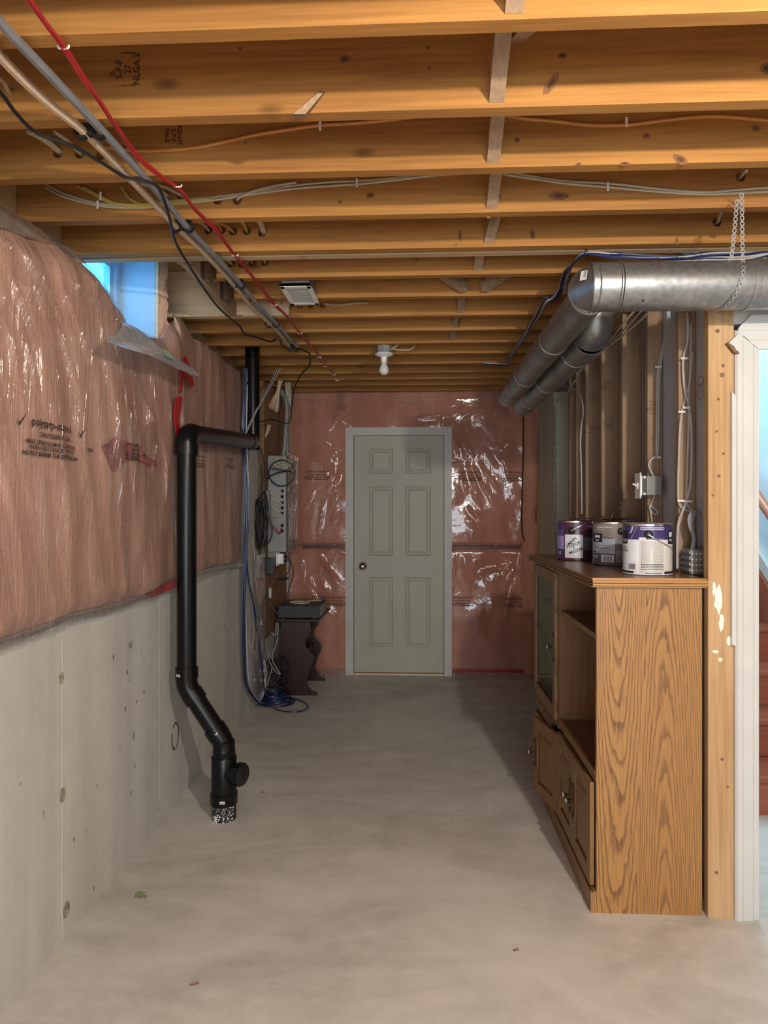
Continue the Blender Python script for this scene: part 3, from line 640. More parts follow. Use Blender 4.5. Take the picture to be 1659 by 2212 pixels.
# grey folded bottom hem
def hem(y0, y1, zf, xo):
    return MB().grid(lambda u, v: (xo-.004+.012*math.sin(math.pi*v)+.003*fbm(u*40, v*2, 1), y0+(y1-y0)*u, zf(y0+(y1-y0)*u)-.038*v+.006*fbm(u*14, 1, v)), 160, 5)
tag(ob('folded_hem', hem(y0_, y1_, lambda y: zbot(y)-.002, -1.148), M['polyhaze'], ins, smooth=True, recalc=False), 'grey folded plastic hem')
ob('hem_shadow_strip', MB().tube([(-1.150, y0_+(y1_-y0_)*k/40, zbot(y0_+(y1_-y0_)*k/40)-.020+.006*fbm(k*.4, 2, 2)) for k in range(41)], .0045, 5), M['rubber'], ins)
# plastic folded back over the top towards the joist ends
def fold(u, v):
    y = -1.2+(2.40+1.2)*u; zt_ = interp(ZTOP, y); yy = y+.10*v
    return (-1.155-.225*v+.02*fbm(u*30, v*3, 1), yy, zt_+(2.41-zt_)*v**.7+.012*fbm(u*22, v*4, 6))
tag(ob('folded_top', MB().grid(fold, 160, 14), M['polyhaze'], ins, smooth=True, recalc=False), 'grey plastic folded back over the blanket')
# prints on the sheet
def print_lines(lines, fn, mat, parent, kx=1.0):
    for txt, dx, dz, sz, of in lines:
        g = MB(); put_text(g, txt, sz, lambda a, b_: fn((a+dx)*kx, (b_+dz)*kx), 0, of)
        ob('printed_line', g, mat, parent)
POLYTXT = [('polytarp-super 6', 0, 0, .034, .0006), ('CAN/CGSB-51.34-M', .01, -.034, .020, .0004), ('MAKE SPRENGIUM B COMPOUND', 0, -.058, .018, .0003), ('WHEN RESISTANCE WITH LBS', 0, -.074, .018, .0003), ('NO POLY BARRIER THE SPREAD BELOW', 0, -.092, .017, .0006), ('06288', .22, -.055, .018, .0004)]
SMALLTXT = [('polytarp-super 6', 0, 0, .030, .0003), ('CAN/CGSB-51.34-M', 0, -.03, .018, .0002), ('WHEN RESISTANCE WITH LBS', 0, -.053, .017, .0006), ('NO POLY BARRIER BELOW', 0, -.070, .017, .0006)]
def printL(px, py, k=1.0):
    p = P(px, py, X=-1.10); f_ = lambda a, b_: (surfL(p.y+a, p.z+b_)+.001, p.y+a, p.z+b_)
    print_lines(POLYTXT, f_, M['ink'], ins, k)
    for s_ in (-1, 1):
        q = [(-.012, .012), (0, -.012), (.03, .032), (.0, -.002)]
        ob('tick_mark', MB().add([f_((s_*.165+a)*k, (b_-.008)*k) for a, b_ in q], [(0,1,3), (1,2,3)]), M['ink'], ins)
printL(118, 920); printL(278, 960, .62)
# red stain patch
c = P(290, 985, X=-1.10); g = MB(); n = 26
pts = [(c.y+r*math.cos(a), c.z+q*math.sin(a)) for k in range(n) for a in [k*2*math.pi/n] for r, q in [(.17*(.75+.8*fbm(k*.55, 1, 9)), .085*(.8+.9*fbm(k*.7, 5, 9)))]]
pts = [P(x, y, X=-1.10) for x, y in ((218, 962), (232, 955), (236, 943), (245, 952), (262, 960), (290, 962), (320, 985), (335, 997), (341, 1008), (325, 1007), (300, 992), (272, 996), (255, 1000), (245, 1012), (238, 1018), (230, 1000), (224, 980))]
g.add([(surfL(p.y, p.z)-.0015, p.y, p.z) for p in pts]+[(surfL(P(262, 978, X=-1.1).y, P(262, 978, X=-1.1).z)-.0015, P(262, 978, X=-1.1).y, P(262, 978, X=-1.1).z)], [(k, (k+1) % len(pts), len(pts)) for k in range(len(pts))])
tag(ob('red_patch', g, M['redinsul'], ins), 'dull red patch behind the sheet')
# far blanket
ins2 = thing('insulation_blanket', (-1.13, 3.8, 1.08), 'pink insulation under plastic on the left wall behind the black drain pipe', 'insulation')
crl = [((random.uniform(3.25, 4.35), random.uniform(1.9, 2.3)), None, 0, 0) for _ in range(26)]
CR2 = creases([((a[0], a[1]), (a[0]+random.uniform(-.03, .06), a[1]-random.uniform(.3, .9)), random.uniform(.003, .008), random.uniform(.012, .03)) for a, _, _, _ in crl])
def zb2(y): return 1.082+.02*math.sin((y-3.2)*3)+.004*fbm(y*5, 0, 2)
def zt2(y): return 2.35 if y < 3.45 else 2.30
def face2(y, z): return -1.125+.016*fbm(y*3, z, 5)+.010*fbm(y*10, z*1.4, 1)-.035*max(0, 1-(z-1.07)/.06)**2-.05*max(0, 1-(4.42-y)/.08)**2-.04*max(0, 1-(2.35-z)/.12)**2
ya, yb = 3.215, 4.42
gg = MB(); gg.grid(lambda u, v: (face2(ya+(yb-ya)*u, zb2(ya+(yb-ya)*u)+(zt2(ya+(yb-ya)*u)-zb2(ya+(yb-ya)*u))*v), ya+(yb-ya)*u, zb2(ya+(yb-ya)*u)+(zt2(ya+(yb-ya)*u)-zb2(ya+(yb-ya)*u))*v), 60, 60)
for (i0, i1) in ((0, 0), (60, 60)):
    base = len(gg.v); y = ya+(yb-ya)*i0/60; gg.v += [(-1.159, y, zb2(y)), (-1.159, y, zt2(y))]; gg.f.append(tuple([i0*61+j for j in range(61)]+[base+1, base])); gg.m.append(0)
ob('batting', gg, M['insul'], ins2, smooth=True)
ob('poly_sheet', MB().grid(lambda u, v: (lambda y, z: (face2(y, max(z, 1.10))+.007+crease_h(CR2, y, z), y, z))(ya+(yb-ya)*u, 1.05+(zt2(ya)+.02-1.05)*v), 140, 110), M['poly'], ins2, smooth=True, recalc=False)
tag(ob('folded_hem', hem(ya, yb, lambda y: zb2(y), -1.146), M['polyhaze'], ins2, smooth=True, recalc=False), 'grey folded plastic hem')
for px, py in ((436, 985), (499, 992), (545, 1000)):
    p = P(px, py, X=-1.11)
    f_ = lambda a, b_: (face2(min(p.y+a, 4.42), p.z+b_)+.012+crease_h(CR2, p.y+a, p.z+b_), min(p.y+a, 4.43), p.z+b_)
    print_lines(SMALLTXT, f_, M['inkfade'], ins2, .75)

tag(ob('folded_top', MB().grid(lambda u, v: (-1.15-.2*v, 3.22+1.18*u, 2.31+.08*v+.012*fbm(u*9, v*3, 2)), 50, 6), M['polyhaze'], ins2, smooth=True, recalc=False), 'grey plastic folded over at the top')
# pink batting tucked beside the window
g = MB(); g.grid(lambda u, v: (-1.19+.03*math.sin(math.pi*v)+.015*fbm(u*7, v*5, 3), 3.105+.065*v+.008*fbm(u*9, v*4, 1), 2.17+.44*u), 26, 10)
tag(ob('tucked_batting', g, M['insul'], ins2, smooth=True), 'loose pink tuft beside the window')
# milky flap hanging from the window
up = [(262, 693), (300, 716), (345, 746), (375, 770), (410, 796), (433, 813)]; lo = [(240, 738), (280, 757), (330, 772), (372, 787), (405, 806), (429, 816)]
fl = thing('plastic_flap', P(300, 740, X=-1.09), 'milky flap of plastic, tinted with blue window light, hanging from the window corner on the left wall', 'plastic sheet')
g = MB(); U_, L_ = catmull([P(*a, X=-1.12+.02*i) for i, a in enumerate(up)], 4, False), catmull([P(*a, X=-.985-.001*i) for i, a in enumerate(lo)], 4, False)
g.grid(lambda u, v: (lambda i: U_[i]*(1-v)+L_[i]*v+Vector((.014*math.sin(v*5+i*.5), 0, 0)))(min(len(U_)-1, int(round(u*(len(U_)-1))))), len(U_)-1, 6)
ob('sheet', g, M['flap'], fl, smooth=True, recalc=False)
g = MB().add([P(351, 752, X=-1.0), P(368, 763, X=-1.0), P(379, 776, X=-.99), P(362, 772, X=-.985)], [(0,1,2,3)]); ob('green_tape', g, M['tape_g'], fl); g = MB().add([P(407, 797, X=-1.03), P(417, 806, X=-1.03), P(414, 812, X=-1.03), P(405, 806, X=-1.03)], [(0,1,2,3)])
tag(ob('green_tape', g, M['tape_g'], fl), 'green masking tape piece')
# window
win = struct('window_1', MB().box(-1.40, -1.20, wy1, wy1+.012, wz0, wz1).box(-1.40, -1.36, wy0-.012, wy0, wz0, 2.41).box(-1.40, -1.20, wy0, wy1, wz1, wz1+.012).box(-1.40, -1.19, wy0, wy1, wz0-.012, wz0), M['jamb'])
def frame_rect(x0, x1, y0, y1, z0, z1, w_): return MB().box(x0, x1, y0, y0+w_, z0, z1).box(x0, x1, y1-w_, y1, z0, z1).box(x0, x1, y0+w_, y1-w_, z0, z0+w_).box(x0, x1, y0+w_, y1-w_, z1-w_, z1)
ob('window_frame', frame_rect(-1.41, -1.36, wy0, wy1, wz0, wz1, .045), M['jamb'], win)
ob('sash', frame_rect(-1.40, -1.375, wy0+.05, wy1-.05, wz0+.05, wz1-.05, .028), M['jamb'], win)
ob('pane', MB().box(-1.392, -1.388, wy0+.07, wy1-.07, wz0+.07, wz1-.07), M['glass'], win)
ob('window_strip', MB().box(-1.20, -1.185, wy1+.002, wy1+.02, wz0, wz1+.03), M['pale'], win)
# red tape pieces
for k, (pts, x) in enumerate(((((380, 860), (386, 855), (395, 858), (388, 905), (388, 940), (381, 940), (377, 900)), -1.095), (((399, 768), (405, 775), (410, 790), (420, 830), (414, 838), (406, 822), (396, 810), (393, 850), (389, 848), (392, 800)), -1.09), (((325, 1282), (333, 1270), (380, 1252), (381, 1268), (350, 1282), (325, 1292)), -1.13))):
    g = MB().prism([(0, 0)]*len(pts), lambda u, v, t: (0, 0, 0), 0, 1); ps = [P(*a, X=x) for a in pts]; n = len(ps)
    g = MB().add(ps+[p-Vector((.003, 0, 0)) for p in ps], [tuple(range(n)), tuple(range(n, 2*n))]+[(i, (i+1) % n, n+(i+1) % n, n+i) for i in range(n)])
    o = ob('red_tape', g, M['redtape']); tag(o, ('red tape strip above the elbow of the black drain pipe', 'torn red tape below the tip of the milky plastic flap', 'red tape on the plastic hem left of the black drain pipe')[k], 'tape')
# ------------------------------------------------------------------ back wall insulation and sheet
insb = thing('insulation_blanket', (0, YB-.02, 0), 'pink insulation with shade in its colour under wrinkled clear plastic around the white-framed back door', 'insulation')
def PB(px, py): p = P(px, py, Y=YB-.02); return (p.x, p.z)
segs = [((704, 1000), (708, 1030)), ((722, 1004), (718, 1040)), ((718, 1045), (706, 1058)), ((733, 1026), (724, 1048)), ((728, 1070), (716, 1090)), ((730, 1100), (720, 1130)), ((690, 945), (715, 960)), ((720, 970), (726, 1000)),
    ((655, 1210), (656, 1260)), ((668, 1240), (682, 1275)), ((690, 1190), (730, 1260)), ((695, 1255), (712, 1280)), ((700, 1215), (735, 1250)), ((705, 1195), (722, 1180)), ((742, 1195), (730, 1180)), ((672, 1270), (690, 1300)), ((700, 1310), (724, 1330)),
    ((984, 950), (988, 985)), ((990, 952), (998, 985)), ((1000, 955), (1020, 985)), ((1008, 1003), (1032, 1070)), ((1022, 1010), (1048, 1065)), ((1035, 1000), (1056, 1035)), ((1048, 975), (1068, 1005)), ((1070, 975), (1082, 995)), ((1060, 965), (1085, 970)), ((1090, 955), (1100, 965)),
    ((1015, 1055), (1035, 1090)), ((1000, 1040), (1008, 1065)), ((1010, 1095), (1025, 1115)), ((1028, 1105), (1042, 1125)), ((1012, 1118), (1022, 1135)), ((1050, 1020), (1075, 1060)), ((1040, 1040), (1075, 1110)), ((1085, 990), (1100, 1040)),
    ((1035, 1235), (1078, 1228)), ((1078, 1230), (1092, 1220)), ((1085, 1240), (1103, 1218)), ((1065, 1250), (1085, 1243)), ((1125, 1195), (1120, 1225)), ((1130, 1200), (1128, 1235)), ((995, 1205), (1000, 1230)), ((985, 1200), (985, 1225)), ((1108, 1225), (1098, 1250)), ((1112, 1250), (1090, 1330)),
    ((740, 880), (760, 930)), ((700, 890), (740, 905)), ((720, 900), (745, 915)), ((735, 890), (715, 925)), ((920, 885), (940, 900)), ((905, 905), (960, 895)), ((1000, 900), (1050, 880)), ((950, 890), (948, 920)), ((690, 1150), (700, 1080)), ((660, 1100), (680, 1060))]
cr = []
for a, b_ in segs:
    A_, B_ = PB(*a), PB(*b_); cr.append((A_, B_, .011, .011)); 
    for q in range(1):
        o1 = (random.uniform(-.03, .03), random.uniform(-.03, .03)); cr.append(((A_[0]+o1[0], A_[1]+o1[1]), (B_[0]+o1[0], B_[1]+o1[1]), random.uniform(.003, .007), random.uniform(.008, .016)))
for k in range(30):
    x0, z0 = random.uniform(-1.1, 1.0), random.uniform(.15, 2.3)
    sgn = 1 if x0 > -.2 else -1; L_ = random.uniform(.06, .3); cr.append(((x0, z0), (x0+sgn*L_*random.uniform(.1, .6), z0-L_), random.uniform(.002, .006), random.uniform(.01, .03)))
CB = creases(cr); SEAM = P(700, 1181, Y=YB).z
def wsurf(x, z): return YB-.055-.012*fbm(x*2.2, z*1.8, 9)-.03*max(0, 1-abs(z-SEAM)/.05)**2*-1-.0015*fbm(x*7, z*7, 2)
g = MB()
def bg(x0, x1, z0, z1, nu, nv, fn): g.grid(lambda u, v: (lambda x, z: (x, fn(x, z), z))(x0+(x1-x0)*u, z0+(z1-z0)*v), nu, nv)
XBL, XBR = -1.10, .90
for x0, x1, z0, z1 in ((XBL, cx0+.01, .03, 2.60), (cx1-.01, XBR, .03, 2.60), (cx0+.01, cx1-.01, cz1-.01, 2.60)):
    g = MB(); bg(x0, x1, z0, z1, max(8, int((x1-x0)/.03)), int((z1-z0)/.03), wsurf); g.box(x0, x1, YB-.028, YB+.018, z0, z1)
    ob('batting', g, M['insul_shaded'], insb, smooth=True)
    g = MB(); bg(x0, x1, z0-.02, min(z1, 2.36), max(10, int((x1-x0)/.0085)), int((min(z1, 2.36)-z0)/.0085), lambda x, z: wsurf(x, z)-.008-crease_h(CB, x, z))
    ob('poly_sheet', g, M['poly_b'], insb, smooth=True, recalc=False)
# exposed column on the right, seam battens, red sill strip, prints
g = MB().grid(lambda u, v: (.885+.155*v, YB-.05-.055*math.sin(math.pi*v)**.7-.012*fbm(u*6, v*3, 8), .02+2.27*u), 70, 14)
tag(ob('exposed_batting', g, M['insul_shaded'], insb, smooth=True), 'bare salmon pink batting in the corner')
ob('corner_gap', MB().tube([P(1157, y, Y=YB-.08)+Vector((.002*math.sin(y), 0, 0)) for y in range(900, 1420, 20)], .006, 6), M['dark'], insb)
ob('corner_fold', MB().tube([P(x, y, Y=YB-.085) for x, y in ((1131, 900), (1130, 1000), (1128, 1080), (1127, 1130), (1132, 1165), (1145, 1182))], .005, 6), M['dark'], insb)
for a, b_ in ((655, 742), (980, 1128)):
    p, q = P(a, 1181, Y=YB-.05), P(b_, 1183, Y=YB-.05)
    tag(ob('seam_batten', MB().box(p.x, q.x, YB-.052, YB-.03, SEAM-.010, SEAM+.008, .002), M['mahog'], insb), 'dark horizontal batten behind the sheet')
    ob('seam_fold', MB().grid(lambda u, v, p=p, q=q: (p.x+(q.x-p.x)*u, YB-.070-.012*math.sin(math.pi*v)-.006*fbm(u*30, v*2, 1), SEAM+.014+.022*v+.004*fbm(u*12, 1, 1)), 60, 6), M['poly_b'], insb, smooth=True, recalc=False)
p, q = P(978, 1442, Y=YB-.06), P(1132, 1442, Y=YB-.06); tag(ob('red_sill_strip', MB().box(p.x, q.x, YB-.09, YB-.082, .045, .062), M['redtape'], insb), 'dark red strip near the floor')
ob('top_fold', MB().tube([P(x, 861+3*math.sin(x*.03), Y=YB-.075) for x in range(632, 1080, 16)], .004, 5), M['polyhaze'], insb)
for px, py in ((685, 1018), (1012, 1020), (1112, 1020), (722, 1290), (996, 1290), (1118, 1293)):
    p = P(px, py, Y=YB-.06); f_ = lambda a, b_: (p.x+a, wsurf(p.x+a, p.z+b_)-.011-crease_h(CB, p.x+a, p.z+b_), p.z+b_)
    print_lines(SMALLTXT, f_, M['inkfade'], insb)

# crumpled hem at the floor
for a, b_ in ((690, 748), (978, 1150)):
    p, q = P(a, 1452, Y=YB-.1), P(b_, 1452, Y=YB-.1)
    ob('floor_hem', MB().grid(lambda u, v, p=p, q=q: (p.x+(q.x-p.x)*u, YB-.07-.09*v+.01*fbm(u*20, v, 1), .045*(1-v)+.012*abs(fbm(u*18, v*4, 3))+.004), 50, 8), M['polyhaze'], insb, smooth=True, recalc=False)
# ------------------------------------------------------------------ cabinet
cab = thing('cabinet', (.81, 3.03, 0), 'low oak entertainment cabinet with open shelf, glass door and panelled doors against the stud wall', 'cabinet')
X0, X1, Y0c, Y1c, ZC = .630, .992, 2.434, 3.62, 1.143
YM = 3.06
ob('end_panel', MB().box(X0, X1, Y0c, Y0c+.018, 0, ZC), M['oak_end'], cab)
ob('divider', MB().box(X0+.002, X1-.01, YM, YM+.018, .46, ZC), M['oak_dark'], cab)
ob('divider_edge', MB().box(X0-.001, X0+.002, YM-.004, YM+.020, .49, ZC), M['oak_z'], cab)
ob('back_panel', MB().box(X1-.006, X1, Y0c+.018, YM, .08, ZC), M['oak_dark'], cab)
ob('lower_back_panel', MB().box(X1-.006, X1, YM, Y1c-.018, .08, .46), M['oak_dark'], cab)
ob('bottom_shelf', MB().box(X0+.02, X1-.006, Y0c+.018, Y1c-.018, .08, .098), M['oak_shelf'], cab)
ob('middle_deck', MB().box(X0+.004, X1-.006, Y0c+.018, YM, .470, .488).box(X0+.004, X1-.006, YM, Y1c-.018, .445, .463), M['oak_shelf'], cab)
sh = ob('shelf', MB().box(X0+.012, X1-.006, Y0c+.018, YM, .955, .970), M['oak_shelf'], cab)
ob('shelf_edge', MB().box(X0+.006, X0+.012, Y0c+.018, YM, .951, .972, .002), M['oak_y'], cab)
ob('inner_partition', MB().box(X0+.02, X1-.01, YM+.0, YM+.018, .1, .44), M['oak_dark'], cab)
# far end: open frame with glass
fe = MB(); fe.box(X0, X0+.05, Y1c-.018, Y1c, 0, ZC); fe.box(X1-.05, X1, Y1c-.018, Y1c, 0, ZC); fe.box(X0+.05, X1-.05, Y1c-.018, Y1c, ZC-.05, ZC); fe.box(X0+.05, X1-.05, Y1c-.018, Y1c, 0, .50)
far = ob('far_end_frame', fe, M['oak_z'], cab); ob('glass_pane', MB().box(X0+.05, X1-.05, Y1c-.011, Y1c-.008, .50, ZC-.05), M['cglass'], far)
ob('glass_shelf', MB().box(X0+.03, X1-.02, YM+.02, Y1c-.02, .950, .956).box(X0+.03, X1-.02, YM+.02, Y1c-.02, .715, .721), M['cglass'], cab)
# moulded top
tp = ob('top', MB().box(.612, 1.002, 2.420, 3.715, ZC+.002, 1.175, .003), M['oak_top'], cab)
def mould(y0, y1, x0, x1):
    return [(0, ZC), (0, 1.174)]
for nm, mt, bx in (('top_edge_end', 'oak_x', lambda d, z0, z1: (.605-d, 1.004, 2.418-d, 2.4215, z0, z1)), ('top_edge_front', 'oak_y', lambda d, z0, z1: (.605-d, .6125, 2.418-d, 3.72, z0, z1))):
    g = MB()
    for d, z0, z1 in ((.000, 1.1665, 1.1755), (.006, 1.1585, 1.1665), (.002, 1.1565, 1.1585), (.008, 1.1495, 1.1565), (.003, 1.1475, 1.1495), (.000, 1.1430, 1.1475)):
        g.box(*bx(d, z0, z1), .0012)
    ob(nm, g, M[mt], cab, smooth=False)
# front rails, kick board
ob('front_rail', MB().box(X0-.002, X0+.016, Y0c+.018, YM+.012, .452, .492, .003), M['oak_y'], cab)
ob('far_rail', MB().box(X0-.002, X0+.016, YM+.012, Y1c, .440, .475, .003).box(X0-.004, X0+.014, YM+.16, Y1c, .385, .437, .003), M['oak_y'], cab)
kk = MB().box(X0-.020, X0, Y0c+.0005, Y1c, 0, .070, .004); kk.box(X0-.012, X0, Y0c+.0005, Y1c, .070, .076)
ob('kick_board', kk, M['oak_y'], cab)
ob('kick_board_end', MB().box(X0-.021, X0-.0005, Y0c-.0005, Y0c+.012, 0, .071), M['oak_end'], cab)
def knob(parent, p, s=1.0):
    """antique plate with a white-faced knob sticking out to -X"""
    x, y, z = p; g = MB(); g.box(x-.0025, x, y-.006, y+.006, z-.045, z+.045, .001)
    for s_ in (-1, 1):
        g.tube([(x-.002, y, z+s_*.045), (x-.003, y+.007, z+s_*.053), (x-.003, y, z+s_*.060), (x-.003, y-.007, z+s_*.053), (x-.002, y, z+s_*.046)], .002, 6)
        g.tube([(x-.002, y, z+s_*.058), (x-.003, y, z+s_*.068)], .003, 6)
    pl = ob('handle_plate', g, M['brass'], parent)
    ob('knob', MB().lathe([(0, 0), (.005, 0), (.005, .012), (.010, .016), (.0135, .020), (.012, .025), (.009, .027), (0, .028)], (x-.002, y, z), (-1, 0, 0), 16), M['brass'], parent, smooth=True)
    ob('knob_face', MB().lathe([(.0, .0285), (.009, .0278), (.010, .0262)], (x-.002, y, z), (-1, 0, 0), 16), M['porc'], parent, smooth=True)
def panel_door(name, yh, width, z0, z1, ang, knob_side, label=None):
    """door hinged at yh, spreading towards +Y, opened by ang about the hinge"""
    d = ob(name, MB().box(0, .016, 0, width, z0, z1), M['oak_z'], None)
    bpy.data.objects.remove(d)
    def T(x, y, z): return (X0-.002+x*math.cos(ang)-abs(y)*math.sin(ang)*1 if False else X0-.002+x*math.cos(ang)-y*math.sin(ang), yh+x*math.sin(ang)+y*math.cos(ang), z)
    def tb(*a, bv=.002):
        m_ = MB().box(*a, bv); m_.v = [T(*v) for v in m_.v]; return m_
    fw = .052
    d = ob(name, tb(-.003, 0, .004, width-.004, z0+.002, z1-.002), M['oak_z'], cab)
    for a, b_ in ((.002, fw), (width-fw, width-.002)): ob('stile', tb(-.016, 0, a, b_, z0, z1), M['oak_z'], d)
    for a, b_ in ((z0, z0+fw), (z1-fw, z1)): ob('rail', tb(-.0155, 0, fw, width-fw, a, b_), M['oak_y'], d)
    # raised field with a bevel all round
    i0, i1, k0, k1 = fw, width-fw, z0+fw, z1-fw; bw = .028
    vs = [(-.006, i0, k0), (-.006, i1, k0), (-.006, i1, k1), (-.006, i0, k1), (-.0135, i0+bw, k0+bw), (-.0135, i1-bw, k0+bw), (-.0135, i1-bw, k1-bw), (-.0135, i0+bw, k1-bw), (0, i0, k0), (0, i1, k0), (0, i1, k1), (0, i0, k1)]
    f = MB().add([T(*v) for v in vs], [(0,1,5,4), (1,2,6,5), (2,3,7,6), (3,0,4,7), (4,5,6,7), (8,9,10,11), (0,1,9,8), (1,2,10,9), (2,3,11,10), (3,0,8,11)])
    ob('raised_panel', f, M['oak_z'], d)
    ky = fw*.5 if knob_side < 0 else width-fw*.5
    p = T(-.0165, ky, (z0+z1)/2+.01); knob(d, p); return d
dw = .283
panel_door('door', Y0c+.020, dw, .085, .448, 0, 1)
panel_door('door', Y0c+.022+dw, dw, .085, .448, 0, -1)
dj = panel_door('door', Y0c+.024+2*dw, dw, .085, .432, math.radians(12), 1); tag(dj, 'lower door standing ajar')
panel_door('door', Y0c+.028+3*dw, dw, .085, .380, 0, -1)
# glass door
gy0, gy1, gz0, gz1 = YM+.022, Y1c-.002, .478, 1.135
g = MB(); fwg = .050
gd = thing('glass_door', (X0-.01, (gy0+gy1)/2, gz0), None, None); gd.location = gd.location-Vector(WL['cabinet']); gd.parent = cab
for a, b_ in ((gy0, gy0+fwg), (gy1-fwg, gy1)): ob('stile', MB().box(X0-.017, X0-.001, a, b_, gz0, gz1, .003), M['oak_z'], gd)
ob('rail', MB().box(X0-.0165, X0-.001, gy0+fwg, gy1-fwg, gz0, gz0+fwg, .002).box(X0-.0165, X0-.001, gy0+fwg, gy1-fwg, gz1-fwg, gz1, .002), M['oak_y'], gd)
ob('glass_pane', MB().box(X0-.010, X0-.007, gy0+fwg, gy1-fwg, gz0+fwg, gz1-fwg), M['cglass'], gd)
knob(gd, (X0-.0175, gy0+.022, .80))
# ------------------------------------------------------------------ paint cans
def lm(name, col, rough=.4): return plain(name, col, rough, var=.03, nscale=10)
LB = {k: lm('label_'+k, c, .35) for k, c in dict(purple=(.085, .035, .15), violet=(.10, .075, .24), lilac=(.33, .27, .58), plum=(.07, .02, .045), white=(.78, .80, .86), cream=(.72, .68, .62), ink=(.02, .02, .025), grey=(.22, .23, .27), slate=(.12, .115, .135), taupe=(.26, .22, .20), terra=(.42, .13, .07), leafg=(.07, .14, .07), blueg=(.36, .42, .52), green=(.25, .65, .35), lt=(.55, .56, .60), navy=(.05, .035, .14)).items()}
def can(px, pxr_y, r, h, label, body, patches, bail, dY=None, lid='clean'):
    d0 = F*(CH-1.1765)/(pxr_y-HY); p = P(px, HY, d=d0+r); p.z = 1.1765
    t = thing('paint_can', p, label, 'paint can', None)
    phi0 = math.atan2(-p.y, -p.x)
    ob('can_body', MB().lathe([(0, .003), (r-.004, .003), (r-.003, 0), (r+.0015, .001), (r+.0015, .005), (r, .007), (r, h-.008), (r+.002, h-.006), (r+.002, h-.001), (r-.002, h), (r-.006, h-.003), (r-.008, h-.008), (r-.018, h-.006), (r-.022, h-.003)], p, (0,0,1), 48), [body], t, smooth=True)
    ob('lid', MB().lathe([(r-.020, h-.004), (r-.024, h-.001), (r-.030, h-.004), (0, h-.004)], p, (0,0,1), 40), M['chrome'], t, smooth=True)
    ob('rim', MB().lathe([(r+.0005, h-.009), (r+.0035, h-.008), (r+.0035, h-.002), (r, h+.0005), (r-.004, h-.001)], p, (0,0,1), 48), M['chrome'], t, smooth=True)
    def pt(u, v, e=0):   # u in -1..1 across the visible face, v in metres above the base
        a = phi0+math.asin(max(-1, min(1, u))); return (p.x+(r+e)*math.cos(a), p.y+(r+e)*math.sin(a), p.z+v)
    def ang(a, v, e): return (p.x+(r+e)*math.cos(phi0+a), p.y+(r+e)*math.sin(phi0+a), p.z+v)
    for i, (kind, mat, *q) in enumerate(patches):
        e = .0003+.00012*i
        if kind == 'rect':
            u0, u1, v0, v1 = q; a0, a1 = (math.asin(max(-1, min(1, x))) if abs(x) <= 1 else x*1.57 for x in (u0, u1))
            g = MB().grid(lambda s_, v: ang(a0+(a1-a0)*s_, v0+(v1-v0)*v, e), max(2, int(abs(a1-a0)/.09)), 1); ob('label_area', g, mat, t, smooth=True, recalc=False)
        elif kind == 'poly':
            pts = q[0]; g = MB().add([pt(u, v, e) for u, v in pts], [tuple(range(len(pts)))]); ob('label_area', g, mat, t, recalc=False)
        elif kind == 'text':
            s_, u, v, sz, rot = q[:5]; bold = q[5] if len(q) > 5 else .0002; a0 = math.asin(u)
            g = MB(); put_text(g, s_, sz, lambda x, y: ang(a0+x/r, v+y, e), rot, bold); ob('label_text', g, mat, t, recalc=False)
        elif kind == 'bars':
            u0, u1, v0, v1 = q; g = MB(); x = u0; rr = random.Random(int(u0*100))
            while x < u1:
                w_ = rr.uniform(.008, .022); g.add([pt(x, v0, e), pt(x+w_, v0, e), pt(x+w_, v1, e), pt(x, v1, e)], [(0,1,2,3)]); x += w_+rr.uniform(.010, .022)
            ob('barcode', g, mat, t, recalc=False)
        elif kind == 'lines':
            u0, u1, v0, v1, n, th = q; g = MB(); rr = random.Random(int(v0*1000))
            for k in range(n):
                vv = v1-(v1-v0)*k/max(1, n-1); x = u0
                while x < u1-.01:
                    w_ = rr.uniform(.03, .09); xe = min(u1, x+w_)
                    g.add([pt(x, vv, e), pt(xe, vv, e), pt(xe, vv+th, e), pt(x, vv+th, e)], [(0,1,2,3)]); x = xe+.015
            ob('small_print', g, mat, t, recalc=False)
    # ears and bail
    ue, ve = bail[0], bail[1]
    ae = math.asin(ue); o_ = Vector(ang(ae, ve, 0)); nrm = Vector((math.cos(phi0+ae), math.sin(phi0+ae), 0))
    ob('ear', MB().lathe([(0, .005), (.004, .006), (.010, .0045), (.014, .002), (.016, .0)], o_, nrm, 24), M['rubber'], t, smooth=True)
    ob('ear', MB().lathe([(0, .005), (.010, .0045), (.016, .0)], Vector((2*p.x-o_.x, 2*p.y-o_.y, o_.z)), -nrm, 20), M['rubber'], t, smooth=True)
    tilt = bail[2]; e1 = o_+nrm*.007; e2 = Vector((2*p.x-e1.x, 2*p.y-e1.y, e1.z)); side = Vector((-nrm.y, nrm.x, 0)); dirn = (side*math.cos(tilt)+Vector((0,0,math.sin(tilt)))).normalized()
    cen = (e1+e2)/2; R = (e1-cen).length
    ob('bail', MB().tube([cen+(e1-cen)*math.cos(a)+dirn*R*1.12*math.sin(a) for a in [math.pi*k/20 for k in range(21)]], .0016, 6, smooth=0), M['chrome'], t, smooth=True)
    return t
H = .186
W_, I_ = LB['white'], LB['ink']
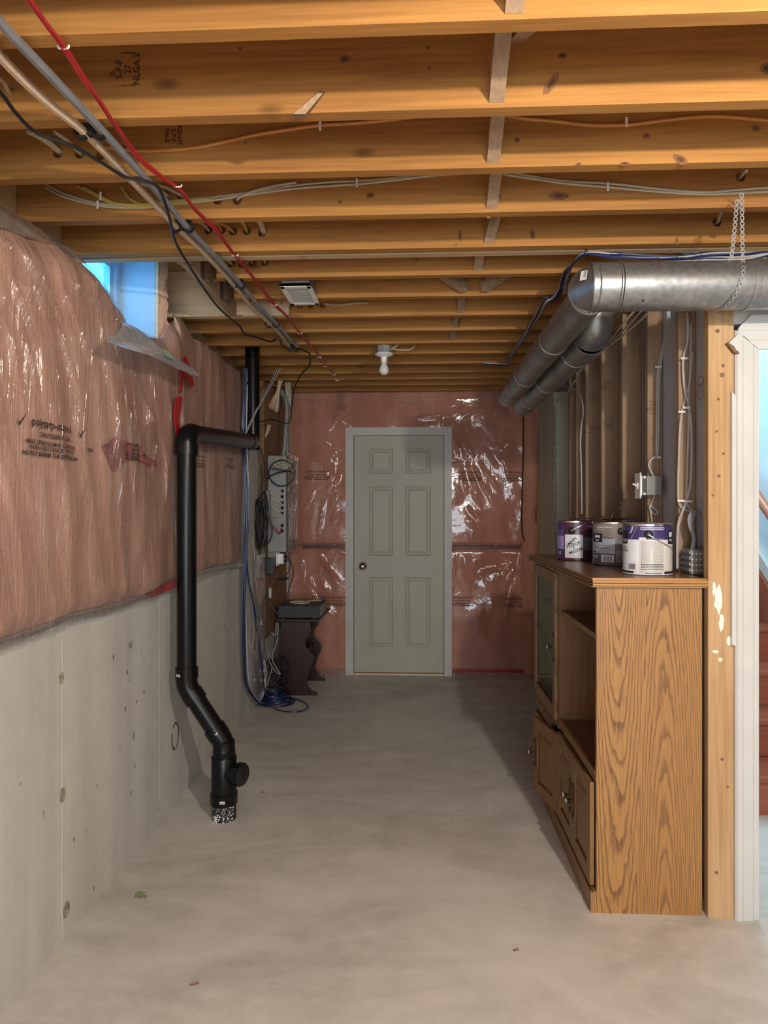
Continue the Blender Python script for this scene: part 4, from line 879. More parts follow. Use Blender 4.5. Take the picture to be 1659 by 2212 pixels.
c3 = can(1398, 1243, .0865, H, 'open white paint can with a dark purple top band, nearest on the oak cabinet', W_, [
    ('rect', LB['navy'], -1.3, 1.3, .128, .178), ('rect', LB['cream'], .0, 1.25, .010, .126), ('poly', LB['white'], [(-.98, .178), (-.40, .178), (-.70, .128), (-.98, .128)]),
    ('poly', LB['blueg'], [(-.93, .176), (-.86, .172), (-.78, .165), (-.90, .155)]), ('poly', LB['blueg'], [(-.60, .176), (-.50, .176), (-.62, .152), (-.70, .148)]), ('poly', LB['grey'], [(-.42, .178), (-.38, .178), (-.60, .132), (-.66, .130)]),
    ('poly', LB['cream'], [(-.52, .004), (-.30, .048), (-.24, .048), (-.05, .004)]), ('rect', LB['cream'], -.30, .66, .003, .126), ('poly', W_, [(-.52, .050), (-.36, .050), (-.40, .035), (-.52, .02)]),
    ('rect', I_, -1.2, -.52, .004, .013), ('rect', I_, .66, 1.2, .004, .013), ('rect', I_, -1.0, -.77, .112, .162), ('text', LB['white'], 'PLUS', -.90, .124, .014, 0, .0005),
    ('rect', I_, .80, 1.0, .112, .162), ('text', LB['white'], 'BE', .90, .146, .022, 0, .0012), ('text', LB['white'], 'PRE', .90, .126, .012, 0), ('text', LB['white'], 'BEHR', -.18, .132, .010, 0, .0008), ('lines', LB['lt'], -.05, .64, .131, .131, 1, .0012),
    ('rect', LB['white'], -.26, .64, .164, .173), ('rect', LB['navy'], -.25, .63, .1655, .1715), ('lines', LB['white'], -.2, .58, .166, .170, 2, .0012), ('lines', LB['grey'], -.24, .62, .096, .122, 8, .0010), ('lines', LB['grey'], -.24, .16, .046, .092, 13, .0010), ('lines', LB['grey'], .22, .62, .046, .092, 13, .0010),
    ('lines', I_, -.24, .62, .020, .038, 4, .0026), ('lines', LB['lt'], -.24, .62, .009, .016, 3, .0012), ('lines', I_, -.06, .56, .005, .007, 2, .0012), ('bars', I_, -.69, -.44, .020, .040),
    ('text', I_, 'ANT\nWHITE', -.86, .092, .012, 0), ('lines', I_, -.98, -.88, .035, .075, 4, .001), ('lines', LB['grey'], .86, .98, .05, .09, 4, .001)], (.05, .147, -.55))
c1 = can(1243, 1211, .0835, H, 'dark purple paint can with handwritten MAIN FLOOR + MASTER label, farthest on the oak cabinet', LB['plum'], [
    ('rect', LB['purple'], -1.2, -.64, .10, .178), ('rect', LB['lilac'], -1.2, -.62, .052, .115), ('rect', LB['purple'], -1.2, -.64, .004, .052), ('rect', LB['violet'], -1.2, -.64, .115, .145), ('rect', LB['slate'], .35, 1.2, .05, .11),
    ('poly', LB['plum'], [(-.62, .17), (.9, .17), (.9, .145), (-.62, .145)]), ('rect', LB['green'], -.88, -.78, .026, .042), ('rect', LB['white'], -.56, .40, .012, .121), ('lines', LB['lt'], -.52, .36, .018, .116, 18, .0012), ('lines', I_, -.56, .40, .071, .071, 1, .0012),
    ('text', I_, 'MAIN', -.18, .090, .020, .75, .0005), ('text', I_, 'FLOOR', -.10, .074, .021, .35, .0005), ('text', I_, '+', -.08, .060, .015, 0, .0006), ('text', I_, 'MASTER', .04, .045, .019, .35, .0005), ('text', LB['lilac'], 'SCUFF', .72, .093, .010, 0), ('text', W_, 'E', -.93, .09, .012, 0), ('lines', LB['lilac'], .62, .95, .158, .158, 1, .0016)], (-.21, .140, .50))
c2 = can(1325, 1222, .0860, H, 'taupe and slate paint can with a barcode, middle one on the oak cabinet', LB['slate'], [
    ('rect', LB['taupe'], -1.2, 1.2, .118, .178), ('poly', LB['terra'], [(.0, .160), (.3, .172), (.98, .170), (.98, .140), (.4, .145), (.1, .150)]), ('poly', LB['leafg'], [(-.9, .150), (-.3, .140), (.1, .135), (-.2, .130), (-.7, .128)]), ('poly', LB['leafg'], [(-.7, .130), (-.3, .126), (0, .128), (-.4, .120)]),
    ('rect', LB['blueg'], -1.2, .08, .050, .114), ('rect', LB['grey'], .10, 1.2, .012, .114), ('rect', I_, -.98, -.52, .098, .136), ('text', W_, 'BEHR', -.76, .122, .013, 0, .0010), ('text', W_, 'PLUS', -.76, .106, .009, 0, .0004), ('text', W_, 'Eggshell Enamel', -.45, .163, .011, 0), ('lines', W_, -.9, -.4, .152, .152, 1, .0012),
    ('lines', I_, -.95, -.3, .083, .083, 1, .0014), ('lines', I_, -.95, -.2, .072, .074, 2, .0012), ('rect', LB['blueg'], -.95, -.70, .030, .042), ('rect', I_, -.94, -.84, .052, .060), ('rect', W_, -.56, .02, .014, .044), ('bars', I_, -.46, -.06, .018, .041), ('lines', LB['lt'], .14, .9, .040, .058, 5, .003), ('lines', LB['lt'], .14, .9, .016, .034, 6, .0012)], (.36, .146, 1.25))
# splattered lids lying loose on the two rear cans
for (t_, mat, lab, dx, dy, tl) in ((c1, M['chrome'], 'loose silver lid', .03, .0, .05), (c2, M['chrome'], 'dented lid with dried dark paint', .012, .012, .03)):
    p = Vector(WL[t_.name])+Vector((dx, dy, H+.0035)); g = MB(); n = 36
    g.grid(lambda u, v: (p.x+(.08*u+.0)*math.cos(v*2*math.pi), p.y+.08*u*math.sin(v*2*math.pi), p.z+(.004 if u > .85 else .001)+.003*abs(fbm(u*3, v*9, 2))*(u > .8)+tl*.05*u*math.cos(v*6.28)+.0035), 8, n)
    g.grid(lambda u, v: (p.x+(.08*u+.0)*math.cos(v*2*math.pi), p.y+.08*u*math.sin(v*2*math.pi), p.z+.0010+tl*.05*u*math.cos(v*6.28)), 4, n)
    tag(ob('loose_lid', g, mat, t_, smooth=True), lab)
for k in range(5):
    p = Vector(WL[c2.name])+Vector((random.uniform(-.06, .06), random.uniform(-.07, 0), H+.013)); 
    ob('dried_paint', MB().tube([p, p+Vector((.02, .008, .002)), p+Vector((.04, -.004, 0)), p+Vector((.055, .006, .001))], .0022, 6), M['rubber'], c2)
# ------------------------------------------------------------------ ducts
DZ, DY, DR = 2.139, 2.27, .0775
xe = P(1318, 628, Y=DY).x
dh_ = thing('sheet_metal_duct', (xe+.3, DY, DZ-DR), 'large horizontal galvanised duct with hanging strap above the right doorway', 'duct')
ob('pipe', MB().lathe([(DR-.001, 0), (DR, 0), (DR, 2.4)], (P(1336, 628, Y=DY).x, DY, DZ), (1, 0, 0), 48), M['duct'], dh_, smooth=True)
xs_ = P(1336, 628, Y=DY).x
ob('bead', MB().lathe([(DR, 0), (DR+.004, .003), (DR+.004, .007), (DR, .010)], (xs_-.012, DY, DZ), (1,0,0), 48).lathe([(DR, 0), (DR+.003, .003), (DR, .006)], (xs_-.018-.06, DY, DZ), (1,0,0), 48), M['duct'], dh_, smooth=True)
ob('crimp', MB().lathe([(DR+.0005, 0), (DR+.0015, .001), (DR+.0015, .008), (DR+.0005, .009)], (P(1394, 600, Y=DY).x, DY, DZ), (1,0,0), 40, 0, 1.2), M['duct'], dh_, smooth=True)
xj = P(1607, 628, Y=DY).x; ob('joint_band', MB().lathe([(DR, 0), (DR+.002, .001), (DR+.002, .018), (DR, .020)], (xj, DY, DZ), (1,0,0), 48), M['duct'], dh_, smooth=True)
p = P(1388, 650, Y=DY-.07); ob('screw', MB().lathe([(0, .004), (.003, .003), (.0045, 0)], (p.x, DY-.0745, p.z), (0,-1,0), 12), M['rubber'], dh_)
# segmented elbow turning from +X run to +Y run
r1 = .0635; XD1 = .586
el = MB(); EC = Vector((XD1+.10, DY+.10, DZ)); nseg = 4
prof = [(xs_-.015, DY, DR), (XD1+.105, DY, DR)]
pts = [Vector((xs_-.012, DY, DZ)), Vector((xs_-.09, DY, DZ))]; rad = [DR, DR]
cx = xs_-.09; a_c = Vector((cx, DY+.105, DZ))
for k in range(1, 5):
    a = math.pi/2*k/4; pts.append(a_c+Vector((-math.sin(a)*.105*(cx-XD1)/.105 if False else -(cx-XD1)*math.sin(a), -.105*math.cos(a), 0))); rad.append(DR-(DR-r1)*k/4)
def swept(mb, pts, rads, seg=40):
    n = len(pts); base = len(mb.v)
    for i, c in enumerate(pts):
        a = pts[max(0, i-1)]; b_ = pts[min(n-1, i+1)]; t = (b_-a).normalized(); w_ = Vector((0,0,1)); u = t.cross(w_).normalized()
        t1 = (c-a).normalized() if i > 0 else t; cosb = max(.8, t.dot(t1))
        for k in range(seg):
            an = 2*math.pi*k/seg; mb.v.append(tuple(c+u*math.cos(an)*rads[i]/cosb+w_*math.sin(an)*rads[i]))
    for i in range(n-1):
        for k in range(seg): mb.f.append((base+i*seg+k, base+i*seg+(k+1) % seg, base+(i+1)*seg+(k+1) % seg, base+(i+1)*seg+k)); mb.m.append(0)
g = MB(); swept(g, pts, rad); ob('elbow', g, M['duct'], dh_, smooth=True, angle=15)
for i in (1, 2, 3, 4):
    t = (pts[min(5, i+1)]-pts[i-1]).normalized(); ob('elbow_seam', MB().lathe([(rad[i]+.0, -.003), (rad[i]+.004, 0), (rad[i]+.0, .003)], pts[i], t, 40), M['duct'], dh_, smooth=True)
# barcode label on the elbow
p = P(1262, 607, Y=DY-.02); c_ = (pts[2]+pts[3])/2; 
nv = Vector((-.55, -.80, .22)).normalized(); uu = Vector((0,0,1)).cross(nv).normalized(); vv = nv.cross(uu)
o_ = c_+Vector((nv.x, nv.y, .0))*(.074)+Vector((0, 0, .028)); nv = Vector((nv.x, nv.y, .35)).normalized(); uu = Vector((0,0,1)).cross(nv).normalized(); vv = nv.cross(uu); o_ = c_+nv*.0775
g = MB().add([o_+uu*a*.011+vv*b_*.018+nv*.001 for a, b_ in ((-1,-1), (1,-1), (1,1), (-1,1))], [(0,1,2,3)])
g2 = MB()
for k in range(7): g2.add([o_+uu*a+vv*b_+nv*.0018 for a, b_ in ((-.001, .014-k*.0035), (.009, .014-k*.0035), (.009, .0155-k*.0035), (-.001, .0155-k*.0035))], [(0,1,2,3)])
lb = tag(ob('label', g, M['white'], dh_, recalc=False), 'white barcode label'); ob('barcode', g2, M['ink'], lb, recalc=False)
# strap
def strap(parent, path, w_=.012):
    """perforated steel strap along a path: flat links with holes"""
    pts = catmull([Vector(q) for q in path], 8, False); L = 0; last = pts[0]; k = 0; g = MB()
    acc = [pts[0]]
    for a, b_ in zip(pts, pts[1:]):
        while (b_-last).length > .018: 
            last = last+(b_-last).normalized()*.018; acc.append(last)
    for a, b_ in zip(acc, acc[1:]):
        m_ = (a+b_)/2; t = (b_-a).normalized(); s_ = Vector((1,0,0)); s_ = (s_-t*s_.dot(t)); s_ = s_.normalized() if s_.length > .2 else Vector((0,0,1)); n_ = t.cross(s_); base = len(g.v); n = 12
        ring = [(math.cos(q*2*math.pi/n), math.sin(q*2*math.pi/n)) for q in range(n)]
        for rr in (.0085, .0045):
            for cx_, sx_ in ring: g.v.append(tuple(m_+t*cx_*rr*(1.12 if rr > .006 else 1)+s_*sx_*rr*.85+n_*.0008))
        for q in range(n): g.f.append((base+q, base+(q+1) % n, base+n+(q+1) % n, base+n+q)); g.m.append(0)
    return ob('strap', g, M['steel'], parent, recalc=False)
R_ = DR+.004; xs2 = P(1614, 628, Y=DY-R_).x
pth = [(xs2, DY-.045, ZJ-.002)]+[(xs2-.006*k-(.0 if k < 4 else .004*(k-4)), DY-R_*math.cos(a), DZ+R_*math.sin(a)) for k, a in enumerate([math.radians(q) for q in (50, 30, 10, -10, -30, -50, -70, -90, -110)])]+[(1.075, 2.417, P(1572, 695, Y=2.417).z)]
strap(dh_, pth)
strap(dh_, [(xs2-.03, DY+R_*math.cos(a), DZ+R_*math.sin(a)) for a in [math.radians(q) for q in (-60, -20, 20, 60, 90, 120)]]+[(xs2-.012, DY-.045, ZJ-.01)])
# the two runs towards the back
d1 = thing('sheet_metal_duct', (XD1, 3.3, DZ-r1), 'long grey duct running under the joists to the back, left one of the pair', 'duct')
ob('pipe', MB().lathe([(r1-.002, 0), (r1, 0), (r1, 2.02)], (XD1, DY+.10, DZ), (0,1,0), 40), M['duct'], d1, smooth=True)
for y in (2.95, 3.70): ob('joint_band', MB().lathe([(r1, 0), (r1+.0022, .001), (r1+.0022, .005), (r1, .006)], (XD1, y, DZ), (0,1,0), 40), M['duct'], d1, smooth=True)
yE = DY+.10+2.02
ob('end_cap', MB().lathe([(r1, -.03), (r1+.003, -.028), (r1+.003, 0), (r1, .002), (r1-.003, .035), (r1+.001, .037), (r1+.001, .05), (r1-.02, .07), (0, .075)], (XD1, yE, DZ), (0,1,0), 40), M['duct'], d1, smooth=True)
XD2, ZD2, r2 = .752, 2.155, .0735
d2 = thing('sheet_metal_duct', (XD2, 3.8, ZD2-r2), 'shorter grey duct with a drop elbow beside the studs, right one of the pair', 'duct')
ys = 2.93
ob('pipe', MB().lathe([(r2-.002, 0), (r2, 0), (r2, 1.90)], (XD2, ys+.06, ZD2), (0,1,0), 40), M['duct'], d2, smooth=True)
g = MB(); g.tube([(XD2, ys, ZJ-.012), (XD2, ys, ZD2+.13), (XD2, ys, ZD2+.10), (XD2, ys+.02, ZD2+.03), (XD2, ys+.07, ZD2)], r2+.001, 36, smooth=2); ob('elbow', g, M['duct'], d2, smooth=True)
for z in (ZD2+.085,): ob('elbow_seam', MB().lathe([(r2, -.003), (r2+.004, 0), (r2, .003)], (XD2, ys, z), (0,0,1), 40), M['duct'], d2, smooth=True)
for y in (3.25, 3.95, 4.55): ob('joint_band', MB().lathe([(r2, 0), (r2+.0022, .001), (r2+.0022, .005), (r2, .006)], (XD2, y, ZD2), (0,1,0), 40), M['duct'], d2, smooth=True)
ob('end_cap', MB().lathe([(r2, -.01), (r2+.002, 0), (r2-.004, .05), (0, .07)], (XD2, ys+.06+1.90, ZD2), (0,1,0), 36), M['duct'], d2, smooth=True)
# ------------------------------------------------------------------ cables
def staple(p, parent, w_=.010, ax=0, mat='staple'):
    g = MB(); 
    if ax == 0: g.tube([p+Vector((-w_, 0, 0)), p+Vector((-w_*.8, 0, -.006)), p+Vector((w_*.8, 0, -.006)), p+Vector((w_, 0, 0))], .0022, 6)
    elif ax == 1: g.box(p.x-.004, p.x+.004, p.y-.008, p.y-.004, p.z-.014, p.z+.014, .001)
    else: g.box(p.x-.014, p.x+.014, p.y-.008, p.y-.004, p.z-.004, p.z+.004, .001)
    return tag(ob('staple', g, M[mat], parent), 'white cable staple')
def cable(name, label, paths, r, mats, cat='cable', group=None, seg=7):
    allp = [q for p in paths for q in p]; c = sum(allp, Vector())/len(allp); c.z = min(q.z for q in allp)
    if len(paths) == 1:
        o = ob(name, MB().tube(paths[0], r, seg), M[mats], None, smooth=True); return tag(o, label, cat, group)
    t = thing(name, c, label, cat, group)
    for i, p in enumerate(paths): ob('strand', MB().tube(p, r, seg), M[mats[i % len(mats)] if isinstance(mats, list) else mats], t, smooth=True)
    return t
def bundle(base, n, spread, jit=.5, seed=1):
    rr = random.Random(seed); out = []
    for k in range(n):
        o_ = Vector((rr.uniform(-1, 1), rr.uniform(-1, 1), rr.uniform(-1, 1)))*spread
        out.append([q+o_+Vector((rr.uniform(-1, 1), rr.uniform(-1, 1), rr.uniform(-1, 1)))*spread*jit for q in base])
    return out
zc = lambda pts, z: [P(a, b_, z=z) for a, b_ in pts]
# two water tubes under the joists
tp_ = zc([(-60, -40), (0, 48), (110, 165), (222, 284), (320, 392), (402, 488), (465, 555), (520, 615), (560, 662), (597, 700), (622, 728), (645, 752)], 2.397)
gt = cable('water_tube', 'grey flexible tube clipped under the joists, right one of the parallel pair', [tp_], .0115, 'greytube', 'pipe')
p2 = zc([(-80, 20), (0, 122), (95, 215), (182, 285), (290, 395), (382, 490), (445, 550), (502, 612), (545, 664), (583, 698), (607, 724), (628, 753)], 2.397)
bt = cable('water_tube', 'beige translucent tube clipped under the joists, left one of the parallel pair', [p2], .0115, 'beigetube', 'pipe')
gcl = []
for i, (a, b_) in enumerate((((195, 284), 2), ((393, 489), 2), ((509, 614), 2), ((588, 699), 2), ((633, 751), 2))):
    p = P(*a, z=2.40); g = MB(); W2 = .0335 if i < 3 else .028
    for s_ in (-1, 1): g.lathe([(.0185, -.008), (.0185, .008), (.0122, .008), (.0122, -.008), (.0185, -.008)], p+Vector((s_*W2*.72, 0, -.003)), (0,1,0), 16)
    g.box(p.x-W2-.012, p.x+W2, p.y-.008, p.y+.008, p.z+.010, p.z+.019, .002); g.box(p.x-.007, p.x+.007, p.y-.010, p.y+.010, p.z-.012, p.z+.014, .002)
    o = ob('tube_clamp', g, M['rubber'], smooth=True); WLs = o
    tag(o, 'black double tube clamp, %s from the camera' % ('nearest', 'second', 'third', 'fourth', 'fifth')[i], 'clamp', 'black clamps holding the two tubes')
# red cable
rp = zc([(20, -60), (62, 0), (100, 52), (140, 104), (180, 170), (215, 220), (250, 272), (300, 340), (352, 385), (390, 412), (420, 450), (462, 492), (485, 522), (508, 552), (548, 600), (592, 657), (618, 682), (648, 719), (672, 748), (692, 772), (704, 790), (722, 808)], 2.405)
rt = thing('red_cable', rp[8], 'twin red cable stapled across the joists from front left to back', 'cable')
for s_ in (-1, 1): ob('strand', MB().tube([q+Vector((s_*.0032, 0, .002*math.sin(i*1.7+s_))) for i, q in enumerate(rp)], .0042, 7), M['red'], rt, smooth=True)
for a in ((137, 98), (384, 399), (508, 549), (592, 657), (648, 718), (690, 770), (703, 790), (721, 808), (728, 820)):
    staple(P(*a, z=2.409), rt, .012)
# black cable
bp_ = zc([(-40, 160), (5, 205), (35, 245), (80, 287), (150, 312), (215, 348), (270, 382), (318, 392), (345, 410), (366, 470), (378, 520), (405, 568), (440, 622), (470, 662), (500, 690), (518, 705), (530, 722), (560, 730), (585, 738), (602, 730), (612, 750), (640, 752), (660, 758)], 2.376)
x_ = bp_[-1]; bp_ += [P(670, 768, Y=x_.y+.05), P(668, 790, Y=x_.y+.1), P(650, 810, Y=4.6), P(636, 840, Y=4.8), P(630, 880, Y=4.9), P(628, 905, Y=4.9), P(618, 915, Y=4.9), P(590, 907, Y=4.85), P(563, 911, Y=4.6)]
cable('black_cable', 'long black cable drooping along the joists from front left to the electrical corner', [bp_], .0050, 'rubber')
# orange cable on joist three, white pair and yellow cables on joist four
Y3, Y4 = JY[2]-.006, JY[3]-.006
oc = [P(a, b_, Y=Y3) for a, b_ in ((228, 318), (300, 326), (360, 325), (430, 318), (500, 303), (560, 290), (630, 279), (690, 271), (770, 266), (850, 258), (950, 246), (1050, 244), (1130, 256), (1200, 262), (1270, 270), (1352, 270), (1420, 262), (1490, 254), (1560, 252), (1659, 260), (1750, 266))]
oo = cable('orange_cable', 'orange cable stapled along the face of a near joist', [oc], .0052, 'orange')
for a in ((692, 274), (1352, 266)): staple(P(*a, Y=Y3-.004), oo, ax=1)
wcp = [(98, 405), (140, 426), (220, 445), (300, 449), (360, 443), (420, 437), (470, 431), (540, 420), (640, 407), (720, 401), (780, 397), (860, 388), (960, 377), (1060, 374), (1130, 383), (1220, 396), (1320, 405), (1420, 414), (1520, 420), (1600, 417), (1659, 414), (1720, 410)]
wc_ = cable('white_cable', 'pair of white cables stapled along the fourth joist', [[P(a, b_, Y=Y4) for a, b_ in wcp], [P(a, b_-6-2*math.sin(a*.02), Y=Y4+.001) for a, b_ in wcp]], .0042, 'cream')
for a in ((213, 444), (771, 397), (1312, 405)): staple(P(*a, Y=Y4-.004), wc_, ax=1)
cable('white_cable', 'single white cable curving down to the drilled holes near the red cable', [[P(a, b_, Y=Y4-.004) for a, b_ in ((512, 433), (520, 425), (550, 412), (590, 402), (640, 394))]], .0042, 'cream')
yc = cable('yellow_cable', 'yellow cables merging with the white pair at the upper left', [[P(a, b_, Y=Y4-.003) for a, b_ in ((165, 402), (200, 418), (232, 436), (270, 444), (330, 446), (400, 437), (468, 425))], [P(a, b_, Y=Y4-.006) for a, b_ in ((180, 404), (225, 428), (260, 441), (330, 441), (400, 433), (460, 429))]], .0042, 'yellow')
staple(P(219, 425, Y=Y4-.008), yc, ax=1)
cable('yellow_cable', 'short yellow loop hanging into the fourth joist', [[P(a, b_, Y=Y4-.003) for a, b_ in ((262, 402), (275, 424), (298, 439), (320, 441))]], .0042, 'yellow')
# short romex stubs diving into the holes
stubs = [((60, 285), (125, 328), 2, 'cream'), ((118, 285), (172, 330), 2, 'cream'), ((-5, 170), (22, 200), 1, 'cream'), ((300, 395), (358, 424), 3, 'cream'), ((335, 398), (392, 424), 3, 'cream'), ((425, 478), (450, 497), 4, 'cream'), ((462, 480), (478, 497), 4, 'orange'), ((472, 482), (503, 500), 4, 'orange'), ((522, 480), (533, 499), 4, 'yellow'), ((558, 480), (568, 503), 4, 'cream'),
         ((482, 555), (500, 570), 5, 'cream'), ((540, 556), (545, 567), 5, 'orange'), ((575, 556), (572, 567), 5, 'yellow'), ((575, 652), (586, 658), 7, 'cream'), ((612, 654), (607, 660), 7, 'orange'), ((638, 655), (648, 660), 7, 'cream'), ((1558, 462), (1549, 480), 4, 'cream'), ((1612, 370), (1600, 382), 3, 'cream')]
for i, (a, b_, k, mt) in enumerate(stubs):
    Yb = JY[k]; q = P(*b_, Y=Yb); s_ = P(*a, Y=Yb-.13)
    s_.z = min(max(s_.z, ZJ+.03), ZT-.05)
    pts = [s_, (s_+q)/2+Vector((0, 0, .006)), q+Vector((0, -.006, 0)), q+Vector((0, .05, .004))]
    paths = [pts] if mt != 'cream' or i % 3 else [pts, [v+Vector((.008, 0, .002)) for v in pts]]
    o = cable('joist_cable', '%s wire entering the %s joist, %s' % ({'cream': 'cream', 'orange': 'orange', 'yellow': 'yellow'}[mt], {1: 'second', 2: 'third', 3: 'fourth', 4: 'fifth', 5: 'sixth', 7: 'eighth'}[k], ('leftmost one', 'second one from the left', 'third one from the left', 'fourth one from the left', 'fifth one from the left', 'sixth one from the left')[sum(1 for s2 in stubs if s2[2] == k and s2[1][0] < b_[0])] if k != 1 else 'at the left edge'), paths, .0055, mt, 'cable', 'wires passing through drilled joist holes')
cable('white_cable', 'white cable lying along the eighth joist right of the grille', [[P(a, b_, Y=JY[7]-.006) for a, b_ in ((698, 656), (730, 659), (760, 656), (795, 654))]], .005, 'cream')
# blue and white cable bundle above the duct
bb = [(1780, 540), (1700, 541), (1659, 543), (1600, 546), (1530, 545), (1460, 551), (1390, 549), (1320, 543), (1265, 543), (1240, 560), (1222, 590), (1212, 622), (1196, 640), (1180, 646), (1165, 670), (1150, 695), (1135, 718), (1122, 738), (1112, 752), (1103, 768), (1098, 786)]
base = []
for i, (a, b_) in enumerate(bb):
    if i <= 8: base.append(P(a, b_, Y=2.655))
    else: base.append(P(a, b_, z=2.405-.0*i) if i > 9 else P(a, b_, Y=2.72))
base = [Vector((q.x, q.y, min(q.z, 2.412))) for q in base]
nm = len(base); rr = random.Random(4); st_ = []
for k in range(13):
    ph = rr.uniform(0, 6.28); am = rr.uniform(.004, .016)
    st_.append([q+Vector((0, -.012+.012*math.sin(ph+i*.5), (-.010-am*(.6+math.sin(ph+i*.9))*(1 if i in (3, 4, 5, 6, 7) else .45)))) if i <= 9 else q+Vector((.010*math.sin(ph+i*.6), 0, -.006+.008*math.cos(ph+i*.8))) for i, q in enumerate(base)])
bc = thing('cable_bundle', base[6], 'bundle of blue and white cables draped above the big duct and along the joists', 'cable')
for k, s_ in enumerate(st_): ob('strand', MB().tube(s_, .0036, 6), M['bluec' if k % 5 in (0, 2, 3) else 'whitec'], bc, smooth=True)
for i in (2, 8, 12, 15):
    q = st_[0][i]; c_ = sum((s_[i] for s_ in st_), Vector())/13; t = (base[i+1]-base[i-1]).normalized(); ob('cable_tie', MB().lathe([(.018, -.002), (.019, 0), (.018, .002)], c_, t, 14), M['rubber'], bc)
cable('blue_cable', 'short blue cable crossing under the joists left of the ducts', [[P(a, b_, Y=4.70) for a, b_ in ((1040, 786), (1070, 789), (1095, 790))], [P(a, b_-2, Y=4.70) for a, b_ in ((1045, 786), (1070, 787), (1095, 789))]], .004, ['bluec', 'whitec'])
# ------------------------------------------------------------------ cables on the stud wall
def yp(pts, Y): return [P(a, b_, Y=Y) for a, b_ in pts]
sc_ = cable('stud_cable', 'double white cable running straight down to the light switch box', [yp([(1442, 676), (1440, 700), (1434, 740), (1424, 780), (1420, 815), (1419, 870), (1418, 940), (1418, 990)], 3.034), yp([(1446, 676), (1444, 702), (1438, 742), (1428, 782), (1424, 815), (1423, 870), (1422, 940), (1421, 985)], 3.034)], .0042, 'whitec')
for a in ((1421, 793), (1419, 988)): staple(P(*a, Y=3.028), sc_, ax=2)
cable('stud_cable', 'hooked white cable entering the top of the light switch box', [yp([(1421, 985), (1410, 990), (1403, 998), (1402, 1008), (1408, 1022), (1414, 1033)], 3.02)], .0045, 'whitec')
cable('stud_cable', 'looped white cable below the light switch box', [yp([(1414, 1068), (1409, 1085), (1403, 1095), (1407, 1105), (1416, 1111), (1421, 1106), (1412, 1098), (1404, 1093), (1406, 1110), (1409, 1130)], 3.025)], .0042, 'whitec')
Yn = 2.682
sd = cable('stud_cable', 'thick grey cable sweeping down the nearest stud to the cabinet top', [yp([(1484, 676), (1486, 705), (1484, 740), (1476, 775), (1476, 810), (1480, 845), (1488, 880), (1493, 920), (1494, 980), (1491, 1045), (1480, 1090), (1468, 1120), (1464, 1145), (1463, 1180), (1463, 1228)], Yn-.01)], .0050, 'whitec')
s2 = cable('stud_cable', 'pair of white cables crossing behind the thick grey cable to the junction box', [yp([(1496, 760), (1490, 820), (1480, 860), (1472, 895), (1468, 940), (1466, 1000), (1465, 1045), (1466, 1082), (1473, 1097), (1485, 1103), (1497, 1106), (1492, 1120), (1491, 1140), (1496, 1165), (1494, 1200)], Yn-.002), yp([(1492, 700), (1491, 790), (1488, 860), (1487, 940), (1484, 1020), (1483, 1080), (1490, 1098), (1503, 1105), (1497, 1120), (1496, 1145), (1500, 1165), (1498, 1198)], Yn-.004)], .0042, 'whitec')
for a in ((1472, 890), (1470, 1082)): staple(P(*a, Y=Yn-.006), s2, ax=2)
staple(P(1482, 881, Y=Yn-.008), s2, ax=2); staple(P(1486, 1083, Y=Yn-.008), s2, ax=2); staple(P(1478, 775, Y=Yn-.012), sd, ax=2)
dg = lambda pts: [P(a, b_, d=d) for a, b_, d in pts]
cable('ceiling_cable', 'white cables sloping from behind the duct elbow along the stud tops', [dg([(1405, 672, 2.80), (1380, 695, 2.9), (1345, 725, 3.1), (1310, 752, 3.3), (1285, 772, 3.5), (1265, 783, 3.7)]), dg([(1385, 672, 2.84), (1360, 700, 3.0), (1330, 730, 3.2), (1300, 760, 3.4), (1270, 780, 3.6), (1262, 800, 3.8)]), dg([(1370, 672, 2.9), (1345, 700, 3.0), (1318, 735, 3.25), (1290, 765, 3.5), (1262, 783, 3.8)])], .0045, 'cream')
cable('ceiling_cable', 'single white cable hanging in an S curve beside the pair of ducts', [dg([(1266, 786, 3.9), (1252, 803, 4.0), (1246, 818, 4.1), (1236, 830, 4.2), (1229, 845, 4.4), (1218, 860, 4.6), (1202, 866, 4.8)])], .0055, 'cream')
cable('ceiling_cable', 'arched white cable running down the farthest stud', [dg([(1205, 832, 4.6), (1222, 833, 4.4), (1243, 843, 4.2), (1256, 862, 4.1), (1260, 890, 4.1), (1256, 920, 4.1), (1254, 960, 4.1), (1256, 1020, 4.1), (1257, 1110, 4.1)])], .0050, 'whitec')
# light switch box
q0 = P(1391, 1027, Y=3.0); sb = thing('light_switch', (1.0, 3.0, 1.46), 'white light switch plate on a grey metal box fixed to a stud', 'light switch')
zs0, zs1 = P(1405, 1070, Y=2.99).z, P(1405, 1028, Y=2.99).z
ob('box', MB().box(.985, 1.048, 2.985, 3.044, zs0, zs1, .003), M['steel'], sb)
ob('front_ring', MB().box(.962, .984, 2.984, 3.044, zs0-.002, zs1+.002, .002), M['chrome'], sb)
for z in (zs0, zs1): ob('screw', MB().lathe([(0, .004), (.005, .003), (.006, 0)], (.975, 2.984, z+(.006 if z == zs0 else -.006)), (0,-1,0), 10), M['porc'], sb)
ob('plate', MB().box(.954, .960, 2.978, 3.052, zs0-.014, zs1+.014, .002), M['porc'], sb)
zm = (zs0+zs1)/2; ob('toggle', MB().box(.950, .954, 3.008, 3.022, zm-.014, zm+.014).tube([(.953, 3.015, zm), (.934, 3.015, zm+.009)], .0045, 8, smooth=0), M['porc'], sb)
